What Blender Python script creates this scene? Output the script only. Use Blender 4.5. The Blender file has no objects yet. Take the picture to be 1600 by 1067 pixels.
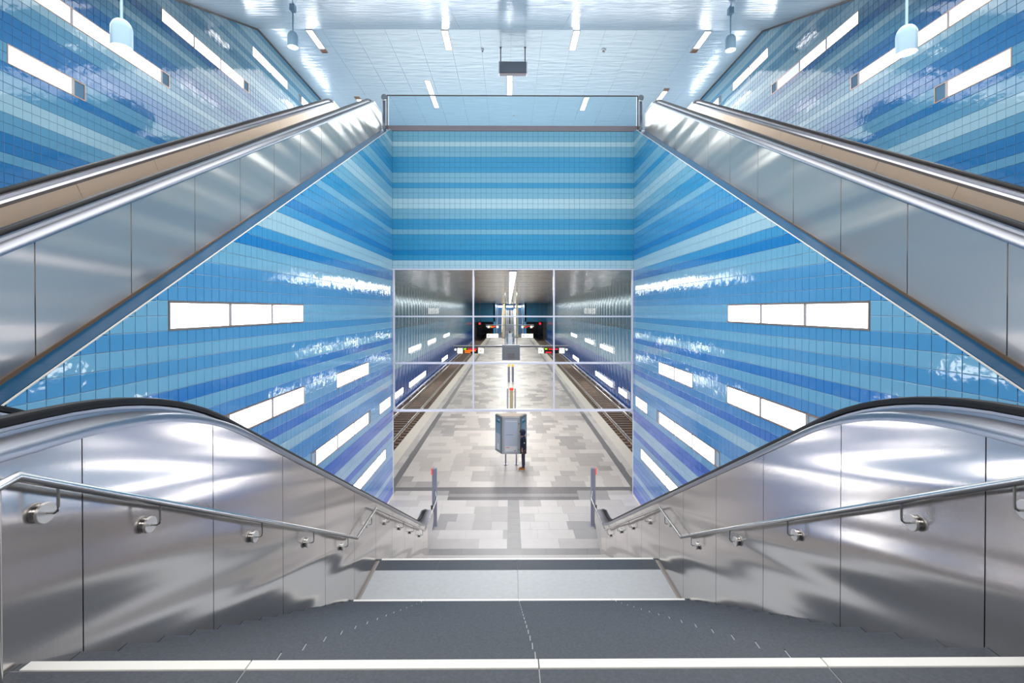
import bpy, bmesh, math, random
from mathutils import Vector, Matrix
random.seed(7)
S = bpy.context.scene
COL = S.collection

# ------------------------------------------------------------------ camera, world, exposure
CX, CZ = -0.1485, 6.955
cam_d = bpy.data.cameras.new('camera'); cam = bpy.data.objects.new('camera', cam_d); COL.objects.link(cam)
cam.location = (CX, 0, CZ); cam.rotation_euler = (math.pi/2 - 0.0077, 0, -0.006)
cam_d.sensor_width = 36; cam_d.lens = 713.51/1600*36; cam_d.shift_y = -44.22/1600
cam_d.clip_start = 0.05; cam_d.clip_end = 400
S.camera = cam
W = bpy.data.worlds.new('world'); S.world = W; W.use_nodes = True
W.node_tree.nodes['Background'].inputs[0].default_value = (0.75, 0.85, 1, 1)
W.node_tree.nodes['Background'].inputs[1].default_value = 0.3
S.view_settings.view_transform = 'Standard'; S.view_settings.look = 'None'
S.view_settings.gamma = 1; S.view_settings.use_curve_mapping = False
S.view_settings.exposure = 0.5
S.cycles.use_denoising = True
S.cycles.max_bounces = 8; S.cycles.transparent_max_bounces = 12
S.cycles.sample_clamp_indirect = 6
LAMP = 6.0          # wall and ceiling luminaires
TUNLAMP = 5.0      # luminaires of the platform tunnel

def area_light(name, loc, sx, sy, power, col=(1, .98, .96), rot=(0, 0, 0)):
    l = bpy.data.lights.new(name, 'AREA'); l.shape = 'RECTANGLE'; l.size = sx; l.size_y = sy
    l.energy = power; l.color = col
    o = bpy.data.objects.new(name, l); COL.objects.link(o); o.location = loc; o.rotation_euler = rot
    return o
area_light('hall_ceiling_light', (0, 24.5, 17.4), 17, 9, 1050)
area_light('slope_fill_light', (0, 8.0, 13.2), 17, 9, 1150, rot=(0.39, 0, 0))  # added soft fill below the sloped ceiling, no luminaire hangs there
area_light('landing_fill_light', (0, -2.2, 10.3), 8, 2.5, 260)  # added fill behind the camera, stands for no particular lamp
for yy in (26, 42, 58, 74, 90, 106):
    area_light('platform_ceiling_light', (0, yy, 8.35), 3.0, 13, 700)
area_light('far_stair_fill_light', (0, 133, 8.3), 6, 24, 1500)  # added fill that brightens the far stair and its walls

# ------------------------------------------------------------------ materials
def srgb(r, g, b):
    f = lambda c: (c/255/12.92) if c/255 <= 0.04045 else ((c/255+0.055)/1.055)**2.4
    return (f(r), f(g), f(b), 1)
def mat(name, col, rough=0.5, metal=0.0, bump=None, spec=0.5, emis=None, var=0.0, coat=0.0, varscale=3.0, alpha=None):
    m = bpy.data.materials.new(name); m.use_nodes = True
    nt = m.node_tree; p = nt.nodes['Principled BSDF']
    p.inputs['Base Color'].default_value = col; p.inputs['Roughness'].default_value = rough
    p.inputs['Metallic'].default_value = metal; p.inputs['Specular IOR Level'].default_value = spec
    p.inputs['Coat Weight'].default_value = coat; p.inputs['Coat Roughness'].default_value = 0.03
    if emis: p.inputs['Emission Color'].default_value = emis[0]; p.inputs['Emission Strength'].default_value = emis[1]
    geo = None
    if bump or var:
        geo = nt.nodes.new('ShaderNodeNewGeometry')
    if var:
        n = nt.nodes.new('ShaderNodeTexNoise'); n.inputs['Scale'].default_value = varscale; n.inputs['Detail'].default_value = 5
        nt.links.new(geo.outputs['Position'], n.inputs['Vector'])
        mx = nt.nodes.new('ShaderNodeMix'); mx.data_type = 'RGBA'
        mr = nt.nodes.new('ShaderNodeMapRange'); mr.inputs[1].default_value = .3; mr.inputs[2].default_value = .7
        nt.links.new(n.outputs['Fac'], mr.inputs[0]); nt.links.new(mr.outputs[0], mx.inputs[0])
        mx.inputs[6].default_value = tuple(c*(1-var) for c in col[:3])+(1,)
        mx.inputs[7].default_value = tuple(min(1, c*(1+var)) for c in col[:3])+(1,)
        nt.links.new(mx.outputs[2], p.inputs['Base Color'])
    if bump:
        prev = None
        for bm_ in bump:
            sc, dist, stretch = bm_[:3]
            mp = nt.nodes.new('ShaderNodeMapping'); mp.inputs['Scale'].default_value = stretch
            src = geo.outputs['Position']
            if len(bm_) > 3:
                rt = nt.nodes.new('ShaderNodeMapping'); rt.inputs['Rotation'].default_value = (bm_[3], 0, 0)
                nt.links.new(src, rt.inputs['Vector']); src = rt.outputs[0]
            nt.links.new(src, mp.inputs['Vector'])
            n = nt.nodes.new('ShaderNodeTexNoise'); n.inputs['Scale'].default_value = sc; n.inputs['Detail'].default_value = 0 if len(bm_) > 3 else 2
            nt.links.new(mp.outputs[0], n.inputs['Vector'])
            b = nt.nodes.new('ShaderNodeBump'); b.inputs['Strength'].default_value = 1; b.inputs['Distance'].default_value = dist
            nt.links.new(n.outputs['Fac'], b.inputs['Height'])
            if prev: nt.links.new(prev.outputs[0], b.inputs['Normal'])
            prev = b
        nt.links.new(prev.outputs[0], p.inputs['Normal'])
    return m
def brushed(m, an):
    nt = m.node_tree; p = nt.nodes['Principled BSDF']
    t = nt.nodes.new('ShaderNodeTangent'); t.direction_type = 'RADIAL'; t.axis = 'Z'
    p.inputs['Anisotropic'].default_value = an; nt.links.new(t.outputs[0], p.inputs['Tangent']); return m
M = {}
WAVE = [(1.0, 0.044, (1, .26, 3.6), .30), (200, 0.00012, (1, 1, .03))]
M['steel_panel'] = brushed(mat('brushed_steel_panel', srgb(214, 209, 206), .17, 1, WAVE), .35)
M['steel_clad'] = brushed(mat('satin_steel_cladding', srgb(212, 202, 194), .3, .84, [(1.0, 0.07, (1, .16, 2.8), .05), (200, 0.00012, (1, 1, .03))]), .5)
M['steel_inner'] = mat('warm_steel_lining', srgb(240, 228, 214), .38, 1, [(200, 0.00015, (1, 1, .05))])
M['steel_deck'] = mat('polished_steel_deck', srgb(150, 152, 160), .3, 1, [(1.5, 0.006, (1, .6, 1))])
M['steel_tube'] = mat('satin_steel_tube', srgb(200, 198, 196), .2, 1)
M['steel_turned'] = mat('turned_steel', srgb(226, 222, 218), .42, .85)
M['steel_dark'] = mat('dark_steel', srgb(105, 98, 95), .35, .9)
M['newel'] = mat('newel_steel', srgb(212, 210, 208), .32, .7)
M['rubber'] = mat('black_rubber', srgb(18, 15, 17), .42, spec=.25)
M['granite'] = mat('dark_granite', srgb(64, 68, 76), .5, 0, [(90, 0.0015, (1, 1, 1))], var=.22, varscale=60)
M['granite_mid'] = mat('landing_granite', srgb(176, 177, 178), .4, 0, None, var=.05, varscale=14)
M['grout'] = mat('stair_grout', srgb(168, 170, 172), .8)
M['white_strip'] = mat('white_nosing', srgb(236, 233, 226), .5)
M['kerb'] = mat('grey_brown_kerb', srgb(128, 122, 128), .5)
M['ceil'] = mat('pale_blue_ceiling_panel', srgb(186, 207, 224), .22, .25, [(0.9, 0.02, (1, 6, 1))], spec=.7)
M['ceil2'] = mat('pale_blue_ceiling_slat', srgb(196, 213, 227), .2, .3, [(0.9, 0.02, (1, 8, 1))], spec=.7)
M['ceil_back'] = mat('ceiling_backing', srgb(120, 145, 165), .6)
M['lampglass'] = mat('lit_diffuser', srgb(250, 250, 252), .4, emis=((1, .985, .98, 1), LAMP))
M['dimglass'] = mat('dim_diffuser', srgb(205, 210, 225), .4, emis=((.85, .88, 1, 1), .35))
M['tunglass'] = mat('lit_platform_diffuser', srgb(250, 250, 252), .4, emis=((1, .98, .96, 1), TUNLAMP))
M['lampframe'] = mat('lamp_frame', srgb(176, 152, 140), .35, .8)
M['seal2'] = mat('vent_back', srgb(70, 62, 58), .8)
M['lampbar'] = mat('lamp_bar', srgb(170, 166, 168), .5)
M['grout_hall2'] = mat('end_wall_grout', srgb(72, 124, 154), .6)
M['vent'] = mat('lamp_vent', srgb(156, 128, 110), .7)
M['pale_blue'] = mat('pale_blue_lacquer', srgb(142, 174, 194), .3)
M['frame_white'] = mat('pale_aluminium_frame', srgb(228, 228, 240), .35, .1)
M['border'] = mat('landing_border', srgb(146, 138, 132), .5)
M['board_top'] = mat('board_top_metal', srgb(150, 136, 122), .6)
M['concrete'] = mat('concrete', srgb(150, 152, 155), .8, var=.05)
M['plinth'] = mat('light_plinth', srgb(235, 230, 222), .5)
M['ledge'] = mat('dark_blue_ledge', srgb(30, 84, 122), .3, 0, [(3, 0.003, (1, 1, 1))], spec=.08)  # one even dark blue for the whole ledge
M['slab0'] = mat('pale_stone', srgb(207, 200, 194), .42, var=.03)
M['slab1'] = mat('light_grey_stone', srgb(193, 186, 181), .42, var=.03)
M['slab2'] = mat('mid_grey_stone', srgb(176, 170, 166), .42, var=.03)
M['slab3'] = mat('grey_stone', srgb(164, 159, 156), .4, var=.03)
M['slab_dark'] = mat('dark_tactile_stone', srgb(118, 114, 114), .4, var=.06)
M['slab_ctr'] = mat('grey_tactile_stone', srgb(150, 146, 144), .4, var=.05)
M['cream'] = mat('cream_edge_stone', srgb(228, 219, 204), .4, var=.03)
M['joint'] = mat('floor_joint', srgb(150, 146, 142), .8)
M['ballast'] = mat('brown_ballast', srgb(96, 78, 66), .9, 0, [(14, 0.06, (1, 1, 1))], var=.45, varscale=16)
M['sleeper'] = mat('sleeper_concrete', srgb(138, 118, 102), .8, var=.1)
M['rail'] = mat('rail_steel', srgb(196, 190, 184), .3, .8)
M['rail_brown'] = mat('rail_rust', srgb(96, 74, 60), .7)
M['gap'] = mat('dark_trough', srgb(62, 52, 46), .9, var=.2, varscale=8)
M['tceil'] = mat('tunnel_ceiling_metal', srgb(206, 198, 190), .2, 1, [(1.2, 0.05, (.2, 4, 1))])
M['tw0'] = mat('navy_wall_panel', srgb(40, 96, 178), .2, .15, [(.6, .02, (1, 1, 1))], coat=.3)
M['tw1'] = mat('blue_wall_panel', srgb(112, 166, 196), .2, .35, [(.6, .02, (1, 1, 1))], coat=.3)
M['tw2'] = mat('grey_teal_wall_panel', srgb(140, 168, 176), .18, .8, [(.6, .02, (1, 1, 1))])
M['navy'] = mat('navy_cloth', srgb(30, 36, 62), .8)
M['trouser'] = mat('dark_purple_cloth', srgb(58, 50, 72), .8)
M['skin'] = mat('skin', srgb(214, 150, 122), .5)
M['hair'] = mat('dark_hair', srgb(30, 24, 24), .7)
M['tan'] = mat('tan_leather', srgb(176, 112, 52), .6)
M['sole'] = mat('white_sole', srgb(225, 220, 212), .6)
M['badge'] = mat('pale_badge', srgb(190, 195, 205), .6)
M['kiosk'] = mat('light_grey_metal', srgb(196, 199, 206), .35, .4)
M['kiosk_side'] = mat('grey_green_metal', srgb(140, 152, 156), .4, .4)
M['poster_pale'] = mat('pale_poster', srgb(206, 216, 232), .25)
M['poster_blue'] = mat('blue_grey_poster', srgb(150, 180, 204), .25)
M['poster_white'] = mat('white_print', srgb(236, 238, 242), .3)
M['teal'] = mat('teal_print', srgb(20, 130, 150), .4)
M['pink'] = mat('pink_print', srgb(232, 120, 150), .4)
M['blackprint'] = mat('black_print', srgb(30, 30, 34), .4)
M['pylon'] = mat('grey_lilac_metal', srgb(158, 160, 178), .35, .5)
M['redcap'] = mat('red_lamp', srgb(235, 60, 40), .4, emis=(srgb(235, 50, 30), .6))
M['orangecap'] = mat('orange_lamp', srgb(250, 170, 30), .4, emis=(srgb(255, 160, 20), .8))
M['signgrey'] = mat('grey_sign_box', srgb(128, 134, 144), .5, .2)
M['purplegrey'] = mat('purple_grey_box', srgb(122, 118, 130), .45, .3)
M['display'] = mat('display_black', srgb(20, 20, 18), .3)
M['led_red'] = mat('led_red', srgb(240, 40, 50), .5, emis=(srgb(245, 30, 50), 1.2))
M['led_orange'] = mat('led_orange', srgb(240, 110, 20), .5, emis=(srgb(245, 110, 20), 1.1))
M['led_green'] = mat('led_green', srgb(140, 220, 20), .5, emis=(srgb(140, 225, 20), 1.1))
M['signwhite'] = mat('lit_sign_face', srgb(246, 244, 226), .4, emis=(srgb(250, 246, 228), .7))
M['beige_col'] = mat('beige_column', srgb(205, 188, 152), .6)
M['portal'] = mat('dark_tunnel_lining', srgb(66, 62, 58), .8, var=.2)
M['farblue'] = mat('far_blue_tile', srgb(60, 155, 210), .3)
M['farteal'] = mat('far_teal_tile', srgb(24, 110, 150), .25)
M['step'] = mat('escalator_step_metal', srgb(120, 122, 126), .4, .8)
M['cable'] = mat('black_cable', srgb(28, 26, 28), .6)

# thin glass: straight-through pane with Fresnel reflection
def thin_glass(name, tint):
    m = bpy.data.materials.new(name); m.use_nodes = True; nt = m.node_tree
    nt.nodes.remove(nt.nodes['Principled BSDF']); out = nt.nodes['Material Output']
    t = nt.nodes.new('ShaderNodeBsdfTransparent'); t.inputs[0].default_value = tint
    g = nt.nodes.new('ShaderNodeBsdfGlossy'); g.inputs['Roughness'].default_value = .02
    f = nt.nodes.new('ShaderNodeFresnel'); f.inputs[0].default_value = 1.35
    mx = nt.nodes.new('ShaderNodeMixShader')
    nt.links.new(f.outputs[0], mx.inputs[0]); nt.links.new(t.outputs[0], mx.inputs[1]); nt.links.new(g.outputs[0], mx.inputs[2])
    nt.links.new(mx.outputs[0], out.inputs[0]); return m
M['glass'] = thin_glass('clear_glass', (.97, .985, .98, 1))
M['glass_blue'] = thin_glass('blue_tinted_glass', (.86, .94, .97, 1))

# glazes: tile colour by class and by height (cyan at the top, royal blue at the platform)
GL = {'L': [(172, 206, 216), (166, 206, 222), (160, 192, 226)],
      'M': [(120, 176, 198), (120, 182, 216), (128, 168, 218)],
      'D': [(44, 144, 190), (84, 158, 210), (96, 140, 212)],
      'K': [(12, 126, 180), (58, 132, 204), (60, 104, 208)]}
GH = {'L': (136, 172, 190), 'M': (82, 136, 168), 'D': (38, 104, 158), 'K': (22, 88, 148)}
GEND = {'L': (164, 200, 212), 'M': (112, 170, 194), 'D': (46, 144, 188), 'K': (10, 128, 182)}
_g = {}
BUMPT = [(5.0, 0.0035, (1, 1, 1)), (16, 0.0007, (1, 1, 1))]
def glaze(cls, z, hall=False):
    if hall == 'end': key = (cls, 'e')
    elif hall: key = (cls, 'h')
    else:
        q = min(max(round((z)/13.4*6), 0), 6); key = (cls, q)
    if key not in _g:
        if hall == 'end': c = GEND[cls]
        elif hall: c = GH[cls]
        else:
            t = q/6; a, b, c3 = GL[cls]
            c = tuple((b[i]+(a[i]-b[i])*(t-.5)*2) if t >= .5 else (c3[i]+(b[i]-c3[i])*t*2) for i in range(3))
        _g[key] = mat('glaze_%s_%s' % ({'L': 'light', 'M': 'mid', 'D': 'deep', 'K': 'dark'}[cls], key[1]), srgb(*c), .42 if hall == 'end' else .06, 0, BUMPT, spec=.25 if hall == 'end' else .6)
    return _g[key]

# ------------------------------------------------------------------ object helpers
def empty(name, loc=(0, 0, 0), label=None, cat=None, group=None, kind=None, rz=0):
    o = bpy.data.objects.new(name, None); COL.objects.link(o); o.location = loc; o.rotation_euler = (0, 0, rz)
    o.empty_display_size = .2
    return tag(o, label, cat, group, kind)
def tag(o, label=None, cat=None, group=None, kind=None):
    if label: o['label'] = label
    if cat: o['category'] = cat
    if group: o['group'] = group
    if kind: o['kind'] = kind
    return o
def link(name, me, parent=None, loc=(0, 0, 0)):
    o = bpy.data.objects.new(name, me); COL.objects.link(o); o.location = loc
    if parent: o.parent = parent
    return o
def struct(name, label):
    return empty(name, kind='structure', label=label)
class MB:
    """collects geometry for ONE mesh"""
    def __init__(s): s.v = []; s.f = []; s.m = []; s.mats = []; s.smooth = []
    def mi(s, m):
        if m not in s.mats: s.mats.append(m)
        return s.mats.index(m)
    def add(s, vs, fs, m, smooth=False):
        o = len(s.v); s.v += [tuple(v) for v in vs]; k = s.mi(m)
        for f in fs: s.f.append(tuple(i+o for i in f)); s.m.append(k); s.smooth.append(smooth)
        return s
    def box(s, x0, x1, y0, y1, z0, z1, m, ch=0.0):
        if x0 > x1: x0, x1 = x1, x0
        if y0 > y1: y0, y1 = y1, y0
        if z0 > z1: z0, z1 = z1, z0
        if ch:
            bm = bmesh.new(); bmesh.ops.create_cube(bm, size=1)
            for v in bm.verts: v.co = Vector(((x0+x1)/2+v.co.x*(x1-x0), (y0+y1)/2+v.co.y*(y1-y0), (z0+z1)/2+v.co.z*(z1-z0)))
            bmesh.ops.bevel(bm, geom=bm.edges[:], offset=ch, segments=1, affect='EDGES')
            bm.verts.index_update()
            s.add([v.co[:] for v in bm.verts], [[v.index for v in f.verts] for f in bm.faces], m); bm.free(); return s
        vs = [(x0, y0, z0), (x1, y0, z0), (x1, y1, z0), (x0, y1, z0), (x0, y0, z1), (x1, y0, z1), (x1, y1, z1), (x0, y1, z1)]
        return s.add(vs, [(0, 3, 2, 1), (4, 5, 6, 7), (0, 1, 5, 4), (1, 2, 6, 5), (2, 3, 7, 6), (3, 0, 4, 7)], m)
    def tube(s, pts, r, m, n=10, cap=True, r2=None):
        P = [Vector(p) for p in pts]; rings = []
        up = Vector((0, 0, 1))
        for i, p in enumerate(P):
            d0 = (P[i]-P[i-1]).normalized() if i else (P[1]-P[0]).normalized()
            d1 = (P[i+1]-P[i]).normalized() if i < len(P)-1 else d0
            t = (d0+d1).normalized(); k = 1/max(.5, t.dot(d0))
            ref = up if abs(t.z) < .95 else Vector((1, 0, 0))
            a = t.cross(ref).normalized(); b = a.cross(t).normalized()
            rr = r if r2 is None else r+(r2-r)*i/(len(P)-1)
            rings.append([p+(a*math.cos(q*2*math.pi/n)+b*math.sin(q*2*math.pi/n)*k)*rr for q in range(n)])
        vs = [v for g in rings for v in g]; fs = []
        for i in range(len(P)-1):
            for q in range(n): fs.append((i*n+q, i*n+(q+1) % n, (i+1)*n+(q+1) % n, (i+1)*n+q))
        s.add(vs, fs, m, True)
        if cap: s.add(rings[0], [tuple(range(n))[::-1]], m); s.add(rings[-1], [tuple(range(n))], m)
        return s
    def cyl(s, c, axis, r, h, m, n=20, ch=0):
        a = {'x': Vector((1, 0, 0)), 'y': Vector((0, 1, 0)), 'z': Vector((0, 0, 1))}[axis]; c = Vector(c)
        u = Vector((0, 1, 0)) if axis != 'y' else Vector((1, 0, 0)); w = a.cross(u)
        prof = [(-h/2, r-ch), (-h/2+ch, r), (h/2-ch, r), (h/2, r-ch)] if ch else [(-h/2, r), (h/2, r)]
        vs = [c+a*z+(u*math.cos(q*2*math.pi/n)+w*math.sin(q*2*math.pi/n))*rr for z, rr in prof for q in range(n)]
        k = len(prof); fs = [(i*n+q, i*n+(q+1) % n, (i+1)*n+(q+1) % n, (i+1)*n+q) for i in range(k-1) for q in range(n)]
        s.add(vs, fs, m, True); s.add(vs[:n], [tuple(range(n))[::-1]], m); s.add(vs[-n:], [tuple(range(n))], m); return s
    def lathe(s, c, prof, m, n=20):
        c = Vector(c); vs = [(c.x+r*math.cos(q*2*math.pi/n), c.y+r*math.sin(q*2*math.pi/n), c.z+z) for r, z in prof for q in range(n)]
        fs = [(i*n+q, i*n+(q+1) % n, (i+1)*n+(q+1) % n, (i+1)*n+q) for i in range(len(prof)-1) for q in range(n)]
        return s.add(vs, fs, m, True)
    def polyx(s, poly, x0, x1, m):
        """polygon in (y,z) extruded from x0 to x1"""
        n = len(poly); vs = [(x0, y, z) for y, z in poly]+[(x1, y, z) for y, z in poly]
        fs = [tuple(range(n)), tuple(range(2*n-1, n-1, -1))]+[(i, n+i, n+(i+1) % n, (i+1) % n) for i in range(n)]
        return s.add(vs, fs, m)
    def sweep(s, path, sec, m, closed=True, smooth=True, caps=True):
        """section (x, n) swept along a (y,z) path, n along the path's normal"""
        rings = []; N = len(path)
        for i, (y, z) in enumerate(path):
            a = path[max(i-1, 0)]; b = path[min(i+1, N-1)]
            ty, tz = b[0]-a[0], b[1]-a[1]; l = math.hypot(ty, tz) or 1; ty /= l; tz /= l
            rings.append([(x, y-tz*n, z+ty*n) for x, n in sec])
        k = len(sec); vs = [v for r in rings for v in r]; fs = []
        for i in range(N-1):
            for q in range(k if closed else k-1): fs.append((i*k+q, i*k+(q+1) % k, (i+1)*k+(q+1) % k, (i+1)*k+q))
        s.add(vs, fs, m, smooth)
        if closed and caps: s.add(rings[0], [tuple(range(k))[::-1]], m); s.add(rings[-1], [tuple(range(k))], m)
        return s
    def mesh(s, name):
        me = bpy.data.meshes.new(name); me.from_pydata(s.v, [], s.f)
        for m in s.mats: me.materials.append(m)
        me.polygons.foreach_set('material_index', s.m); me.polygons.foreach_set('use_smooth', s.smooth)
        bm = bmesh.new(); bm.from_mesh(me); bmesh.ops.recalc_face_normals(bm, faces=bm.faces[:]); bm.to_mesh(me); bm.free()
        if any(s.smooth) :
            try: me.set_sharp_from_angle(angle=.7)
            except Exception: pass
        return me
    def build(s, name, parent=None, loc=(0, 0, 0)):
        return link(name, s.mesh(name), parent, loc)
def shift_copy(o, dx=0, dy=0, dz=0, label=None, parent='same'):
    """a thing and its parts and sub-parts, moved"""
    c = o.copy(); COL.objects.link(c); c.location = (o.location.x+dx, o.location.y+dy, o.location.z+dz)
    if label: c['label'] = label
    for ch in list(o.children):
        d = ch.copy(); COL.objects.link(d); d.parent = c
        for g in ch.children:
            e = g.copy(); COL.objects.link(e); e.parent = d
    return c

# ------------------------------------------------------------------ measured geometry
WS = 2.45                       # half width of the stair
XW = 4.506                      # tiled side walls of the stairwell
YE = 17.07                      # end wall
D0, TR, RI = 2.1592, .2982, .1706
ZT = 5.289; ZL = ZT-16*RI; D2 = 8.0389
ZCE = 17.70; YFOLD = 17.62; SLC = .41
XHL, XHR = -9.78, 9.62
def ceil_z(y): return min(ZCE, ZCE-SLC*(YFOLD-y)) if y > 1.5 else ZCE-SLC*(YFOLD-1.5)
ROWT, ROWH = 13.596, .192
def rowz(k): return ROWT-ROWH*k
def proj(x, y, z):
    x -= CX; z -= CZ
    xr = x*math.cos(.006)-y*math.sin(.006); yr = x*math.sin(.006)+y*math.cos(.006)
    yc = yr-z*.0077; zc = yr*.0077+z
    if yc < .1: return None
    return 800+713.51*xr/yc, 489.28-713.51*zc/yc

# rows of tiles: class by row index counted down from the upper floor
SEQ = {}
def setrows(start, s):
    for i, c in enumerate(s): SEQ[start+i] = c
setrows(-22, 'MMLLML' 'LMLMMLLM')            # -22..-9
setrows(-12, 'MLL' 'MMDMLMMDD')
setrows(0, 'MMLMMDDDMMDMMLLMMDDMDDDKDLL')     # 0..26
setrows(27, 'DKMMDDDMMDMDMKMDMMDKML' 'DDMMMKKLLKMMMMDDDLDDKKK')
def cls(k): return SEQ.get(k, 'M')

def clip(poly, a, b, c):
    """keep a*u+b*v<=c"""
    out = []
    for i in range(len(poly)):
        p, q = poly[i], poly[(i+1) % len(poly)]
        dp, dq = a*p[0]+b*p[1]-c, a*q[0]+b*q[1]-c
        if dp <= 0: out.append(p)
        if (dp < 0 < dq) or (dq < 0 < dp):
            t = dp/(dp-dq); out.append((p[0]+(q[0]-p[0])*t, p[1]+(q[1]-p[1])*t))
    return out
def tile_geo(poly, to3, th=.007, gap=.0038, ch=.003, jit=0.0):
    """bevelled tile from a convex (u,v) polygon; to3(u,v,w) -> xyz, w out of the wall"""
    n = len(poly)
    cu = sum(p[0] for p in poly)/n; cv = sum(p[1] for p in poly)/n
    def inset(d):
        o = []
        for u, v in poly:
            l = math.hypot(u-cu, v-cv) or 1
            su = max(0, 1-d*1.4142/l); o.append((cu+(u-cu)*su, cv+(v-cv)*su))
        return o
    a = inset(gap); b = inset(gap+ch); ju, jv = random.uniform(-jit, jit), random.uniform(-jit, jit)
    vs = [to3(u, v, 0) for u, v in a]+[to3(u, v, th-ch*.6) for u, v in a]+[to3(u, v, th+ju*(u-cu)+jv*(v-cv)) for u, v in b]
    fs = [tuple(range(2*n, 3*n))]
    for r in (0, 1):
        for i in range(n): fs.append((r*n+i, r*n+(i+1) % n, (r+1)*n+(i+1) % n, (r+1)*n+i))
    return vs, fs
def tile_wall(wall, to3, u0, u1, cw, k0, k1, clips, holes, visible, hall=False, keep=None):
    """rows k0..k1 of tiles; the 300 that show largest are objects of their own, the rest one part"""
    items = []
    ncol = int(math.ceil((u1-u0)/cw))
    for k in range(k0, k1+1):
        zt, zb = rowz(k), rowz(k+1)
        for j in range(ncol):
            a, b = u0+j*cw, min(u1, u0+(j+1)*cw)
            iv = [(a, b)]
            for (h0, h1, r0, r1) in holes:
                if r0 <= k <= r1:
                    nv = []
                    for (p, q) in iv:
                        if q <= h0 or p >= h1: nv.append((p, q)); continue
                        if p < h0: nv.append((p, h0))
                        if q > h1: nv.append((h1, q))
                    iv = nv
            for (p, q) in iv:
                if q-p < .02: continue
                poly = [(p, zb), (q, zb), (q, zt), (p, zt)]
                for (ca, cb, cc) in clips:
                    poly = clip(poly, ca, cb, cc)
                    if len(poly) < 3: break
                if len(poly) < 3: continue
                ar = abs(sum(poly[i][0]*poly[(i+1) % len(poly)][1]-poly[(i+1) % len(poly)][0]*poly[i][1] for i in range(len(poly))))/2
                if ar < .0008: continue
                cu = sum(x[0] for x in poly)/len(poly); cv = sum(x[1] for x in poly)/len(poly)
                if keep and not keep(cu, cv): continue
                P = [proj(*to3(x[0], x[1], 0)) for x in poly]; pa = 0
                if all(P) and visible(cu, cv):
                    c = (sum(x[0] for x in P)/len(P), sum(x[1] for x in P)/len(P))
                    if -5 < c[0] < 1605 and -5 < c[1] < 1070:
                        pa = abs(sum(P[i][0]*P[(i+1) % len(P)][1]-P[(i+1) % len(P)][0]*P[i][1] for i in range(len(P))))/2
                items.append((pa, k, poly, ar))
    items.sort(key=lambda t: -t[0])
    full = (cw*ROWH)*.999; shared = {}
    big = MB(); n = 0
    for pa, k, poly, ar in items:
        m = glaze(cls(k), (rowz(k)), hall)
        if n < 300 and pa > 60:
            n += 1
            cu, cv = poly[0]
            if ar > full and len(poly) == 4:
                key = (m.name, random.randrange(3))
                if key not in shared:
                    b = MB(); o3 = to3(0, 0, 0)
                    vs, fs = tile_geo([(u-cu, v-cv) for u, v in poly], lambda u, v, w: tuple(Vector(to3(u, v, w))-Vector(o3)), jit=.006)
                    b.add(vs, fs, m); shared[key] = b.mesh('tile')
                link('tile', shared[key], wall, to3(cu, cv, 0))
            else:
                o3 = Vector(to3(cu, cv, 0)); b = MB(); vs, fs = tile_geo(poly, to3, jit=.004)
                b.add([Vector(v)-o3 for v in vs], fs, m); b.build('tile', wall, o3)
        else:
            vs, fs = tile_geo(poly, to3, jit=.006); big.add(vs, fs, m)
    if big.v: tag(big.build('small_tiles', wall), kind='stuff')

# ------------------------------------------------------------------ lamp panels set in walls and ceilings
def lamp_panel(label, to3, u0, u1, v0, v1, divs, vents=(), group=None, dim=None, glass='lampglass', cat='wall light', name='wall_light', proud=.012):
    """recessed luminaire in a (u,v) plane; divs split the diffuser; vents are dark louvred ends"""
    o3 = Vector(to3((u0+u1)/2, (v0+v1)/2, 0))
    root = empty(name, o3, label, cat, group)
    def bx(b, a0, a1, c0, c1, w0, w1, m):
        vs = [Vector(to3(u, v, w))-o3 for w in (w0, w1) for (u, v) in ((a0, c0), (a1, c0), (a1, c1), (a0, c1))]
        b.add(vs, [(0, 3, 2, 1), (4, 5, 6, 7), (0, 1, 5, 4), (1, 2, 6, 5), (2, 3, 7, 6), (3, 0, 4, 7)], m)
    t = .026; b = MB(); m = M['lampframe']
    bx(b, u0, u1, v0, v0+t, -.03, proud, m); bx(b, u0, u1, v1-t, v1, -.03, proud, m)
    bx(b, u0, u0+t, v0+t, v1-t, -.03, proud, m); bx(b, u1-t, u1, v0+t, v1-t, -.03, proud, m)
    bx(b, u0+t, u1-t, v0+t, v1-t, -.06, -.05, m)
    for dv in divs: bx(b, dv-.036, dv+.036, v0+t, v1-t, -.05, .008, M['lampbar'])
    b.build('frame', root)
    for (a0, a1) in vents:
        vb = MB(); bx(vb, a0+t*.6, a1-t*.6, v0+t, v1-t, -.045, -.03, M['seal2'])
        vb.build('vent_grille', root)
        vo = root.children[-1]
        sb = MB(); n = 9
        for i in range(n):
            c = v0+t+(v1-v0-2*t)*(i+.5)/n; bx(sb, a0+t, a1-t, c-.006, c+.006, -.03, -.004, M['vent'])
        sb.build('slat', vo)
    edges = sorted([u0+t]+list(divs)+[u1-t])
    for i in range(len(edges)-1):
        a0, a1 = edges[i], edges[i+1]
        for (p, q) in vents:
            if p-.02 < a0 < q-.01 and abs(a0-p) < .03: a0 = q
            if p+.01 < a1 < q+.02 and abs(a1-q) < .03: a1 = p
            if a0 >= a1: break
        if a1-a0 < .05: continue
        g = M['dimglass'] if dim == i else M[glass]
        pb = MB(); bx(pb, a0+(.004 if i == 0 else .038), a1-(.004 if i == len(edges)-2 else .038), v0+t+.004, v1-t-.004, -.035, .002, g)
        pb.build('diffuser', root)
    return root
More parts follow.
